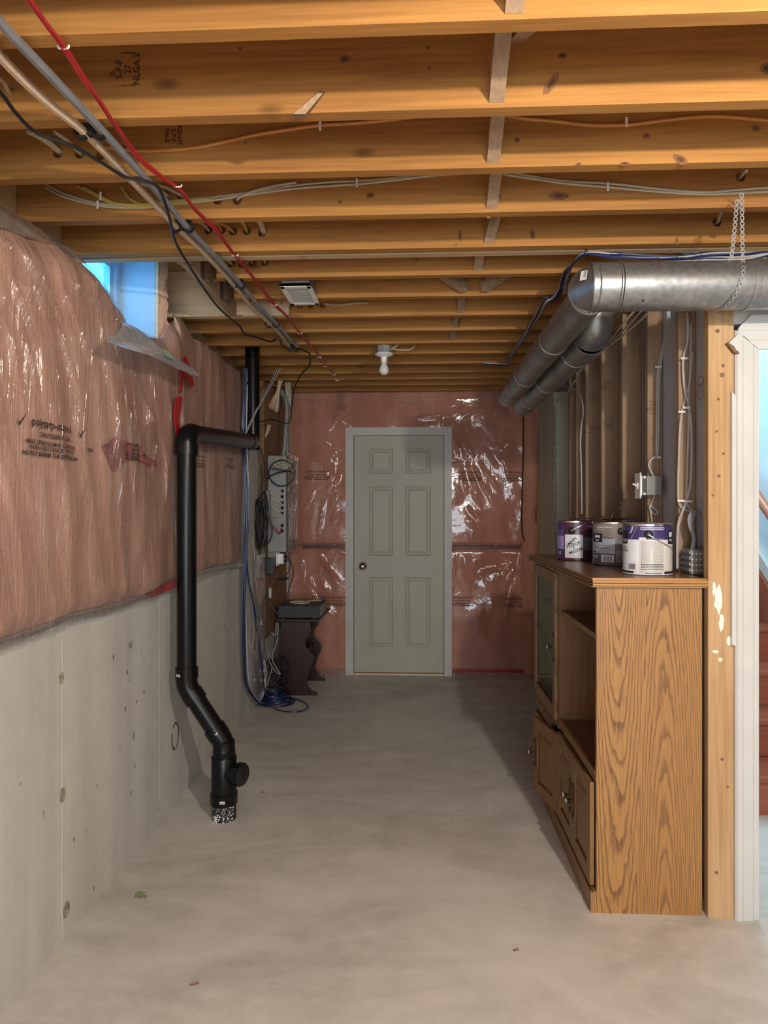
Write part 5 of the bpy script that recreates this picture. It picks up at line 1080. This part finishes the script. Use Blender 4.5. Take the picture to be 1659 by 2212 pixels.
# junction box
zj0, zj1 = P(1495, 1240, Y=2.6).z, P(1495, 1186, Y=2.6).z
jb = thing('junction_box', (1.03, 2.6, zj0), 'grey steel multi-gang junction box with exposed screws behind the cabinet corner', 'electrical box')
ob('box', MB().box(1.010, 1.071, 2.575, 2.66, zj0, zj1, .003), M['steel'], jb)
g = MB()
for k in range(4):
    g.box(1.004, 1.012, 2.578, 2.658, zj0+.010+k*.022, zj0+.022+k*.022, .002)
ob('device_strip', g, M['greyc'], jb)
g = MB()
for i in range(4):
    for k in range(4): g.lathe([(0, .003), (.003, .002), (.004, 0)], (1.016+i*.014, 2.575, zj0+.014+k*.021), (0,-1,0), 8)
ob('screw_row', g, M['porc'], jb)
ob('torn_tape', MB().grid(lambda u, v: (1.0715+.002*v, 2.58+.06*u, zj0+.02+.06*v+.008*fbm(u*5, v*3, 2)), 6, 6), M['rubber'], jb, recalc=False)
cable('box_cable', 'flat bundle of grey wires bending down into the junction box', bundle(yp([(1497, 1106), (1509, 1108), (1515, 1125), (1516, 1150), (1515, 1180), (1514, 1196)], 2.645), 3, .004, .2, 9)+bundle(yp([(1494, 1106), (1489, 1120), (1492, 1140), (1498, 1160), (1494, 1192)], 2.60), 3, .004, .2, 3), .0040, 'greyc')
# ------------------------------------------------------------------ ceiling bulb and vent
pb_ = P(829.5, 762, d=4.215); pb_.z = 0
bx_, by_ = pb_.x, pb_.y
bl = thing('ceiling_lamp', (bx_, by_, 2.22), 'bare white bulb in a porcelain holder under the joists', 'lamp')
zb0 = P(829, 750, Y=by_).z
ob('junction_box', MB().lathe([(0, -.045), (.046, -.045), (.048, -.040), (.048, 0), (0, 0)], (bx_, by_, 2.425), (0,0,1), 8), M['steel'], bl)
zp = 2.380
ob('lamp_holder', MB().lathe([(0, 0), (.030, 0), (.054, -.004), (.056, -.012), (.050, -.018), (.030, -.022), (.021, -.030), (.019, -.058), (.016, -.062), (0, -.062)], (bx_, by_, zp), (0,0,1), 32), M['porc'], bl, smooth=True)
ob('bulb', MB().lathe([(0, -.136), (.012, -.134), (.022, -.128), (.029, -.116), (.0305, -.104), (.028, -.092), (.021, -.078), (.015, -.066), (.014, -.060), (0, -.058)], (bx_, by_, zp), (0,0,1), 28), M['porc'], bl, smooth=True)
cable('lamp_cable', 'thin white cable looping to the porcelain lamp holder', [[Vector((bx_+.045, by_, 2.405)), Vector((bx_+.10, by_-.01, 2.395)), Vector((bx_+.16, by_, 2.400)), Vector((bx_+.19, by_+.03, 2.43)), Vector((bx_+.19, by_+.05, 2.48))], [Vector((bx_+.05, by_, 2.41)), Vector((bx_+.09, by_, 2.43)), Vector((bx_+.11, by_, 2.47))]], .0045, 'cream')
c4 = [P(a, b_, z=2.412) for a, b_ in ((598, 613), (666, 611), (694, 651), (634, 655))]
xa, xb = (c4[0].x+c4[3].x)/2, (c4[1].x+c4[2].x)/2; ya_, yb_ = (c4[0].y+c4[1].y)/2, (c4[2].y+c4[3].y)/2
vt = thing('vent_grille', ((xa+xb)/2, (ya_+yb_)/2, 2.405), 'off-white louvred exhaust grille under the joists', 'vent')
ob('frame', frame_rect(xa, xb, ya_, yb_, 2.400, 2.410, 0).box(xa, xa+.022, ya_, yb_, 2.398, 2.410, .003).box(xb-.022, xb, ya_, yb_, 2.398, 2.410, .003).box(xa, xb, ya_, ya_+.035, 2.398, 2.410, .003).box(xa, xb, yb_-.03, yb_, 2.398, 2.410, .003), M['vent'], vt)
ns = 16
for k in range(ns):
    y = ya_+.038+(yb_-ya_-.07)*k/(ns-1); g = MB().add([(x, y+a, 2.400+b_) for x in (xa+.02, xb-.02) for a, b_ in ((-.006, 0), (.003, .009), (.0045, .008), (-.0045, -.001))], [(0,1,2,3), (4,5,6,7), (0,1,5,4), (1,2,6,5), (2,3,7,6), (3,0,4,7)]); ob('slat', g, M['vent'], vt)
ob('housing', MB().box(xa+.01, xb-.01, ya_+.01, yb_-.01, 2.4195, 2.50), M['steel'], vt)
# ------------------------------------------------------------------ black drain pipe
dp = thing('drain_pipe', (-.88, 3.10, 0), 'black plastic drain pipe with cleanout rising from the floor and turning along the left wall', 'pipe')
xp, yp_, rp_ = -1.055, 3.10, .0445
R4 = .057
fx = P(485, 1765, z=0).x; fy = P(485, 1765, z=0).y+.03
zU = P(400, 1490, Y=yp_).z; zL = P(487, 1600, Y=yp_).z
fy = yp_+.005
A_ = Vector((xp, yp_, 1.71)); B_ = Vector((xp, yp_, zU+.02)); C_ = Vector((fx+.0, fy, zL-.01)); D_ = Vector((fx, fy, .30))
ob('riser', MB().tube([A_, B_], rp_, 28, smooth=0), M['black'], dp, smooth=True)
u = (C_-B_).normalized(); ob('offset_pipe', MB().tube([B_+u*.03, C_-u*.03], rp_, 28, smooth=0), M['black'], dp, smooth=True)
def hub(c, ax, L=.05, r=.0515): return MB().lathe([(rp_, -L/2), (r, -L/2), (r, L/2), (rp_, L/2)], c, ax, 28)
Z_ = Vector((0,0,1))
ob('elbow', MB().tube([B_+Z_*.065, B_+Z_*.02, B_+u*.02, B_+u*.065], rp_+.004, 28, smooth=2), M['black'], dp, smooth=True); ob('hub', hub(B_+Z_*.060, Z_), M['black'], dp, smooth=True); ob('hub', hub(B_+u*.060, u), M['black'], dp, smooth=True)
ob('elbow', MB().tube([C_-u*.065, C_-u*.02, C_-Z_*.02, C_-Z_*.065], rp_+.004, 28, smooth=2), M['black'], dp, smooth=True); ob('hub', hub(C_-u*.060, u), M['black'], dp, smooth=True); ob('hub', hub(C_-Z_*.060, Z_), M['black'], dp, smooth=True)
ob('reducer', MB().lathe([(rp_, .36), (.050, .355), (.050, .285), (.056, .275), (.058, .27)], (fx, fy, 0), Z_, 32), M['black'], dp, smooth=True)
ob('cleanout_tee', MB().lathe([(.055, .285), (.0575, .28), (.0575, .12), (.0625, .118), (.0625, .072), (.058, .070), (.055, .070)], (fx, fy, 0), Z_, 36), M['black'], dp, smooth=True)
ca = Vector((.93, -.36, 0)).normalized(); cz_ = P(525, 1667, Y=fy).z
cc_ = Vector((fx, fy, cz_)); ob('cleanout_branch', MB().lathe([(.046, 0), (.046, .075), (.052, .077), (.052, .098), (.047, .100), (0, .100)], cc_, ca, 32), M['black'], dp, smooth=True)
ob('cleanout_plug', MB().lathe([(0, .100), (.048, .100), (.048, .106), (.045, .108), (0, .108)], cc_, ca, 28).tube([cc_+ca*.106, cc_+ca*.122], .014, 4, smooth=0), M['rubber'], dp, smooth=True)
ob('stub', MB().lathe([(.055, .075), (.055, 0)], (fx, fy, 0), Z_, 32), M['rubber'], dp, smooth=True)
g = MB(); rr = random.Random(3)
for k in range(130):
    a = rr.uniform(-2.6, -.4); z = rr.uniform(.002, .066)**1; s_ = rr.uniform(.0008, .004)*(1.2 if z < .03 else .8); n = 5
    g.add([(fx+.0556*math.cos(a+s_*18*math.cos(q*1.26)*rr.uniform(.6, 1.2)), fy+.0556*math.sin(a+s_*18*math.cos(q*1.26)), z+s_*math.sin(q*1.26)) for q in range(n)], [tuple(range(n))])
tag(ob('plaster_spots', g, M['paint'], dp, recalc=False), 'white speckles on the pipe foot', kind='stuff')
for c_, ax_, off in ((B_+Z_*.055, Vector((-.45, -.89, 0)), .052), (C_-u*.045, Vector((-.05, -.9, .35)), .052), (Vector((fx, fy, .095)), Vector((.15, -.98, 0)), .063)):
    n_ = ax_.normalized(); uu = Vector((0,0,1)).cross(n_).normalized(); vv = n_.cross(uu); o_ = c_+n_*off
    g = MB().box(-.011, .011, -.006, .006, 0, .0012, .0); g.v = [tuple(o_+uu*v[0]+vv*v[1]+n_*v[2]) for v in g.v]; sk_ = tag(ob('sticker', g, M['porc'], dp), 'small white barcode sticker')
    g = MB()
    for k in range(8): g.add([o_+uu*(-.008+k*.002+a)+vv*b_+n_*.0016 for a, b_ in ((0, -.004), (.0011, -.004), (.0011, .003), (0, .003))], [(0,1,2,3)])
    ob('barcode', g, M['ink'], sk_, recalc=False)
# top elbow and horizontal run
zE = P(400, 950, Y=yp_).z+.03
E0 = Vector((xp, yp_, zE)); E1 = P(545, 954, X=-1.02); ud = (E1-E0).normalized()
ob('elbow', MB().tube([E0-Z_*.085, E0-Z_*.03, E0+ud*.035-Z_*.004, E0+ud*.08], rp_+.005, 28, smooth=2), M['black'], dp, smooth=True); ob('hub', hub(E0-Z_*.075, Z_, .05, .053), M['black'], dp, smooth=True)
ob('horizontal_run', MB().tube([E0+ud*.05, E1+ud*.02], rp_, 28, smooth=0), M['black'], dp, smooth=True)
ob('end_fitting', MB().lathe([(rp_, -.08), (rp_+.004, -.078), (rp_+.004, .0), (rp_+.001, .016), (.02, .028), (0, .030)], E1, ud, 28), M['black'], dp, smooth=True)
sx_, sy_ = P(545, 850, Y=4.36).x, 4.36
ob('vent_stack', MB().tube([(sx_+.003, sy_, 1.80), (sx_, sy_, 2.60)], rp_+.002, 28, smooth=0), M['black'], dp, smooth=True)
# ------------------------------------------------------------------ electrical corner
pw = ob('plywood_board', MB().box(XL+.001, XL+.022+.02, 4.98, 5.84, .46, 2.36), M['ply']); tag(pw, 'brown plywood board on the left wall behind the electrical panel', 'board')
XP = -1.118
ep = thing('electrical_panel', (-1.05, 5.3, 1.11), 'grey electrical panel wrapped in plastic beside the back wall', 'electrical panel')
px0, px1, py0, py1, pz0, pz1 = -1.062, -.972, 5.07, 5.44, P(600, 1192, Y=5.07).z, P(600, 984, Y=5.07).z
ob('enclosure', MB().box(px0-.050, px1-.004, py0, py1, pz0, pz1, .003), M['steel'], ep)
ob('cover', MB().box(px1-.004, px1, py0-.004, py1+.01, pz0-.005, pz1+.005, .002), M['steel'], ep)
ob('latch', MB().box(px1, px1+.006, py1-.05, py1-.03, 1.43, 1.47, .001), M['rubber'], ep)
ob('plastic_wrap', MB().grid(lambda u, v: (px1+.014+.008*fbm(u*7, v*12, 4), py0-.01+(py1+.08-py0)*u, pz0-.004+(pz1-pz0+.024)*v), 60, 110), M['poly_b'], ep, smooth=True, recalc=False)
for py in (1061, 1073, 1086, 1097, 1108, 1135, 1147):
    p = P(610, py, Y=py0-.001); ob('knockout', MB().lathe([(.008, 0), (.012, .004), (.012, .010), (.008, .012), (0, .004)], (p.x, py0, p.z), (0,-1,0), 16), M['rubber'], ep, smooth=True)
for i, (y_, pts) in enumerate(((5.05, ((583, 1060), (590, 1067), (600, 1065), (609, 1062))), (5.05, ((586, 1072), (594, 1078), (603, 1084), (609, 1086))), (5.05, ((586, 1092), (594, 1098), (603, 1103), (610, 1101))), (5.05, ((586, 1110), (596, 1114), (604, 1112), (609, 1109))), (5.05, ((590, 1137), (598, 1146), (604, 1150), (609, 1140))))):
    cable('panel_wire', '%s wires looping into the side of the electrical panel, row %s from the top' % ('reddish' if i == 4 else 'cream', ('one', 'two', 'three', 'four', 'five')[i]), [yp(pts, y_), yp([(a, b_+3) for a, b_ in pts], y_)], .0042, 'red' if i == 4 else 'cream', 'cable', 'wires looping into the panel side')
# conduit
cable('conduit', 'grey plastic conduit rising from the electrical panel and bending back', [[P(a, b_, Y=5.2) for a, b_ in ((612, 984), (615, 960), (618, 920), (620, 890), (618, 868), (611, 850), (604, 842))]], .0165, 'pvc', 'pipe')
# romex fan at the top of the board and along the pipe
cable('wire_fan', 'fan of tan and white cables dropping from the joists above the panel', [yp([(602+i*1.5, 822), (598+i, 845), (585+i*3.0, 868+i*3), (580+i*3.4, 880+i*2)], 5.15) for i in range(6)], .0058, ['orange', 'cream', 'cream', 'orange', 'cream', 'whitec'])
cable('wire_fan', 'white cables dropping behind the grey conduit', [yp([(617+i*3, 826), (618+i*3, 845), (620+i*2.2, 865+i*4)], 5.3) for i in range(4)], .0048, ['cream', 'whitec'])
cable('wire_fan', 'white and tan cables bending down beside the black stack', [yp([(572+i*3.2, 918), (572+i*2.2, 932), (567+i, 950), (565+i*.5, 975), (564+i*.5, 1010), (568, 1045)], 5.02) for i in range(5)], .0042, ['cream', 'rubber', 'whitec', 'cream', 'orange'])
cable('wire_tangle', 'tangle of pale wires at the top of the electrical panel', [[P(608+a*math.cos(t*.7+ph), 1000+b_*math.sin(t*.7+ph*2), Y=5.045-.005*k) for t in range(9)] for k, (a, b_, ph) in enumerate(((15, 9, 0), (18, 6, 1), (12, 12, 2), (20, 10, 3)))]+[yp([(583, 1010), (582, 1030), (584, 1050)], 5.04), yp([(588, 1000), (600, 1008), (622, 1012)], 5.04)], .0040, 'cream')
cable('cable_loop', 'round loop of black cable hung over the electrical panel', [[P(609+28*math.cos(a), 1022+28*math.sin(a), Y=5.02+.01*math.sin(a)) for a in [k*2*math.pi/24 for k in range(25)]]+yp([(625, 1019), (600, 1014), (586, 1012)], 5.015), yp([(628, 1018), (605, 1020), (584, 1028), (579, 1036)], 5.012)], .0046, 'rubber')
tb = ob('terminal_block', MB(), M['greyc']) if False else None
g = MB().box(-1.112, -1.085, 5.00, 5.055, P(582, 1118, Y=5.0).z, P(582, 1060, Y=5.0).z, .002)
for k in range(9): g.box(-1.110, -1.09, 4.992, 5.0, 1.34+k*.022, 1.352+k*.022)
tag(ob('terminal_block', g, M['greyc']), 'grey ribbed terminal block left of the electrical panel', 'electrical box')
# black cable hank
hk = []
rr = random.Random(11)
for k in range(9):
    cxk, w_, h0, h1 = 562+rr.uniform(-4, 5), rr.uniform(7, 15), 1070+rr.uniform(-8, 25), 1180+rr.uniform(-14, 6)
    hk.append([P(cxk+w_*math.cos(a)+(4 if k > 6 else 0), (h0+h1)/2+(h1-h0)/2*math.sin(a), Y=4.86+rr.uniform(-.01, .012)+.012*k*.3) for a in [q*2*math.pi/12 for q in range(13)]])
hk.append(yp([(566, 1005), (567, 1040), (563, 1070), (556, 1100)], 4.88)); hk.append(yp([(562, 1190), (563, 1220), (568, 1250), (578, 1285), (590, 1315), (600, 1325)], 4.95)); hk.append(yp([(536, 1030), (541, 1070), (547, 1110), (551, 1150)], 4.86)); hk.append(yp([(571, 1104), (582, 1120), (588, 1145), (584, 1165), (573, 1180)], 4.87)); hk.append(yp([(557, 960), (567, 985), (569, 1020), (566, 1060)], 4.86))
cable('cable_hank', 'thick hank of black cable hanging beside the black drain pipe end', hk, .0062, 'rubber')
# outlet box, adapter, cords
ox = thing('outlet_box', (-1.03, 5.1, 1.0), 'white outlet box with plugs under the electrical panel', 'outlet')
zo0, zo1 = P(606, 1218, Y=5.1).z, P(606, 1196, Y=5.1).z
ob('box', MB().box(-1.117, -1.048, 5.10, 5.15, zo0, zo1+.02, .003), M['steel'], ox); ob('plate', MB().box(-1.046, -1.040, 5.06, 5.18, zo0-.014, zo1+.012, .002), M['porc'], ox)
ob('plug_body', MB().box(-1.040, -.998, 5.09, 5.14, zo0, zo1, .003), M['porc'], ox)
for dz in (.02, .055): ob('plug', MB().tube([(-1.0, 5.11, zo0+dz), (-.972, 5.11, zo0+dz-.003)], .009, 10, smooth=0), M['rubber'], ox)
ad = ob('power_adapter', MB().box(-1.117, -1.052, 4.985, 5.05, P(582, 1240, Y=5).z, P(582, 1206, Y=5).z, .004), M['blackplastic']); tag(ad, 'black power adapter block mounted left of the white outlet box', 'adapter')
CORD = yp([(616, 1206), (626, 1212), (633, 1225), (633, 1245), (626, 1265), (621, 1285), (618, 1300)], 5.12)
ob('cord', MB().tube(yp([(580, 1238), (586, 1248), (598, 1254), (612, 1253), (624, 1248), (612, 1250), (600, 1252), (613, 1250), (620, 1240), (627, 1225), (625, 1205), (616, 1200)], 5.06), .0036, 7), M['rubber'], ad, smooth=True)
ob('cord_tie', MB().tube(yp([(602, 1250), (622, 1250)], 5.06), .008, 8, smooth=0), M['rubber'], ad)
g = MB().box(-1.117, -1.105, 5.14, 5.19, P(600, 1292, Y=5.15).z, P(600, 1270, Y=5.15).z, .002)
for z in (P(600, 1288, Y=5.15).z, P(600, 1279, Y=5.15).z): g.lathe([(.004, 0), (.006, .001), (.004, .003)], (-1.105, 5.165, z), (1,0,0), 10)
tag(ob('coax_bracket', g, M['staple']), 'small cream bracket with two sockets on the plywood board above the receiver', 'bracket')
# red stripe rods in the conduits
cable('red_wire', 'bent red wire on the insulation above the panel', [yp([(578, 948), (584, 953), (590, 958), (591, 925)], 5.3)], .004, 'red')
# blue cable bundle falling to the floor
XBn = -1.05
def xp_(pts, Y): return [P(a, b_, Y=Y) for a, b_ in pts]
bbase = [P(a, b_, Y=y) for a, b_, y in ((531, 796, 4.25), (530, 850, 4.25), (527, 910, 4.25), (526, 950, 4.27), (528, 985, 4.32), (532, 1050, 4.34), (533, 1120, 4.35), (530, 1200, 4.36), (528, 1280, 4.36), (528, 1360, 4.37), (529, 1430, 4.40), (532, 1475, 4.46), (543, 1500, 4.62), (560, 1518, 4.80), (578, 1522, 4.88))]
rr = random.Random(21); paths = []
for k in range(11):
    o_ = Vector((rr.uniform(-.011, .011), rr.uniform(-.012, .012), 0)); ph = rr.uniform(0, 6)
    if k < 8: paths.append([Vector((q.x, q.y, max(q.z, .02)))+o_*(1+.5*math.sin(ph+i*.8)) for i, q in enumerate(bbase)])
    else:
        e = [P(a, b_, Y=y) for a, b_, y in ((532, 1160, 4.55), (536, 1240, 4.62), (540+k, 1310, 4.68), (548+k, 1370, 4.74), (558+k, 1440, 4.8), (572, 1490, 4.86), (585, 1512, 4.9))]; paths.append([q+o_*.5 for q in e])
nb = cable('network_cable_bundle', 'dark blue network cables falling down the left wall to the floor coil', paths, .0042, ['bluec', 'bluec', 'bluec', 'bluec', 'bluec', 'bluec', 'whitec'])
ob('cable_tie', MB().lathe([(.017, -.008), (.019, 0), (.017, .008)], P(531, 828, Y=4.25), (0,0,1), 16), M['blackplastic'], nb)
cable('white_cable', 'thin grey cables slanting from the joists to the end of the drain pipe', [[P(a, b_, Y=y) for a, b_, y in ((603+k*2, 795, 4.6), (585+k*2, 830, 4.5), (560+k, 875, 4.35), (545+k, 905, 4.28), (530+k, 938, 4.22))] for k in (-1, 0, 1.2)], .0034, ['whitec', 'bluec', 'whitec'])
cable('white_cable', 'loose thin white wires hanging below the folded hem in the corner', [yp([(540, 1140), (541, 1220), (543, 1290), (548, 1360), (543, 1410)], 4.75), yp([(544, 1150), (549, 1190), (552, 1250), (560, 1310), (566, 1350)], 4.8), yp([(537, 1180), (536, 1280), (536, 1360), (541, 1400)], 4.7)], .0030, 'whitec')
# blue coil on the floor
cf = P(598, 1510, z=.03); rr = random.Random(5); loops = []
for k in range(13):
    ax_, ay_ = .125+rr.uniform(-.03, .012), .115+rr.uniform(-.02, .01); zz = .006+.0075*k*.75; ox_, oy_ = rr.uniform(-.015, .012), rr.uniform(-.015, .015)
    loops.append([Vector((cf.x+ox_-.02*(k/13)+ax_*(1-.25*k/13)*math.cos(a), cf.y+oy_+ay_*(1-.2*k/13)*math.sin(a), zz+.004*math.sin(a*2+k))) for a in [q*2*math.pi/14 for q in range(15)]])
loops.append([P(a, b_, z=.008) for a, b_ in ((628, 1508), (645, 1512), (660, 1519), (666, 1527), (655, 1535), (635, 1538), (610, 1536), (590, 1530))])
cable('network_cable_coil', 'heap of coiled dark blue network cable on the floor in the back left corner', loops, .0043, 'bluec')
gl_ = []
for k in range(8):
    cxk = 556+rr.uniform(-4, 4); w_ = rr.uniform(9, 18); gl_.append([P(cxk+w_*math.cos(a), 1460+rr.uniform(-3, 3)+(48+rr.uniform(-6, 6))*math.sin(a), Y=4.87+.008*k) for a in [q*2*math.pi/12 for q in range(13)]])
gc = cable('grey_cable_coil', 'upright coil of grey cable with white tape tags leaning beside the blue heap', gl_, .0038, ['greyc', 'whitec', 'greyc'])
for a in ((546, 1469), (567, 1470), (566, 1449), (545, 1409)):
    p = P(*a, Y=4.85); ob('tape_tag', MB().box(p.x-.017, p.x+.017, p.y-.004, p.y+.008, p.z-.010, p.z+.010, .002), M['porc'], gc)
cable('white_cable', 'thin white wire dangling in loops in front of the dark side table', [yp([(601, 1345), (600, 1375), (594, 1400), (588, 1415), (590, 1430), (602, 1450), (605, 1456), (598, 1453), (588, 1440), (581, 1425), (581, 1410)], 5.0), yp([(597, 1345), (595, 1372), (586, 1365)], 5.0), yp([(588, 1440), (583, 1460), (577, 1480)], 4.98)], .0028, 'whitec')
cable('black_wire_nest', 'nest of thin black wires below the side table beside the blue coil', [[P(600+20*math.cos(a*1.3+k)+rr.uniform(-5, 5), 1455+32*math.sin(a+k*1.7), Y=5.02+.015*k) for a in range(9)] for k in range(8)], .0034, 'rubber')
# grey plastic strip hanging in the corner
tag(ob('plastic_strip', MB().grid(lambda u, v: (-1.10+.010*fbm(u*5, v*4, 3), 4.66+.28*v+.02*fbm(u*4, 2, 1), .12+(P(560, 1200, Y=4.7).z-.12)*u+.02*fbm(1, v*9, 2)), 50, 12), M['polyhaze'], smooth=True, recalc=False), 'limp grey plastic strip hanging behind the blue cables', 'plastic sheet')
# ------------------------------------------------------------------ side table and receiver
tb_ = thing('side_table', (-.89, 5.42, 0), 'dark mahogany side table with scrolled board legs in the back left corner', 'table')
tz = P(650, 1337, Y=5.17).z
ob('table_top', MB().box(-1.07, -.735, 5.15, 5.78, tz-.022, tz, .006), M['mahog'], tb_)
xl_, xr_ = -1.015, -.775
prof = [(-.02, 0), (.28, 0), (.275, .022), (.235, .035), (.205, .075), (.195, .12), (.22, .20), (.245, .26), (.245, .30), (.215, .33), (.185, .375), (.185, .42), (.215, .455), (.225, .50), (.22, tz-.022), (.02, tz-.022), (.02, .02), (.0, .0)]
prof = [(a-.02, b_) for a, b_ in prof[:-2]]+[(-.02, tz-.022)]
for y in (5.19, 5.64): ob('leg', MB().prism(prof, lambda u, v, t: (xl_+u, t, v), y, y+.022), M['mahog'], tb_)
ob('stretcher', MB().box(-.93, -.85, 5.212, 5.64, .30, .322, .003), M['mahog'], tb_)
rc = thing('receiver', (-.90, 5.4, tz), 'black audio receiver on the dark side table', 'electronics')
ob('case', MB().box(-1.055, -.735, 5.17, 5.55, tz+.006, tz+.098, .004), M['blackplastic'], rc); ob('foot', MB().box(-1.03, -1.0, 5.18, 5.21, tz, tz+.008).box(-.79, -.76, 5.18, 5.21, tz, tz+.008).box(-1.03, -1.0, 5.5, 5.53, tz, tz+.008).box(-.79, -.76, 5.5, 5.53, tz, tz+.008), M['rubber'], rc)
ob('power_cord', MB().tube(CORD, .0042, 7), M['rubber'], rc, smooth=True)
ob('side_socket_plate', MB().box(-.7355, -.733, 5.20, 5.50, tz+.02, tz+.09), M['steel'], rc)
cwp = [Vector((-.905+.065*math.cos(a)+.012*math.sin(a*.37), 5.30+.055*math.sin(a), tz+.103+.004*(a/6.28))) for a in [k*.55 for k in range(30)]]+[Vector((-.80, 5.36, tz+.115)), Vector((-.77, 5.40, tz+.12))]
cable('coiled_lead', 'cream coiled lead lying on top of the black receiver', [cwp], .0042, 'cream')
g = MB().box(-.83, -.76, 5.44, 5.53, tz+.0985, tz+.112, .003); tag(ob('remote_box', g, M['greyc']), 'small grey flat box on the back of the black receiver', 'box')
# ------------------------------------------------------------------ bits on the floor
p = P(300, 1936, z=.002); g = MB()
for k in range(7):
    a = random.uniform(0, 6.28); q = p+Vector((random.uniform(-.03, .03), random.uniform(-.02, .02), 0)); L_ = random.uniform(.012, .022)
    d_ = Vector((math.cos(a), math.sin(a), 0)); s_ = Vector((-d_.y, d_.x, 0)); zz = Vector((0, 0, .003+.001*k))
    g.add([q-d_*L_+zz*.6, q+s_*L_*.3+zz*1.6, q+d_*L_+zz*.7, q-s_*L_*.3+zz*1.3], [(0,1,2,3)])
tag(ob('dry_leaf', g, M['leaf'], recalc=False), 'crumbled greenish leaf on the concrete floor at lower left', 'leaf')
for (a, b_, lab, L_) in ((418, 2128, 'small brown splinter on the floor near the bottom edge', .012), (1115, 2053, 'tiny pale wood chip on the floor left of the cabinet foot', .008), (568, 1712, 'dark speck of debris on the floor right of the drain pipe', .009)):
    p = P(a, b_, z=.003); tag(ob('splinter', MB().tube([p-Vector((L_, 0, 0)), p+Vector((L_, L_*.8, .001))], .003, 5, smooth=0), M['twig']), lab, 'debris')
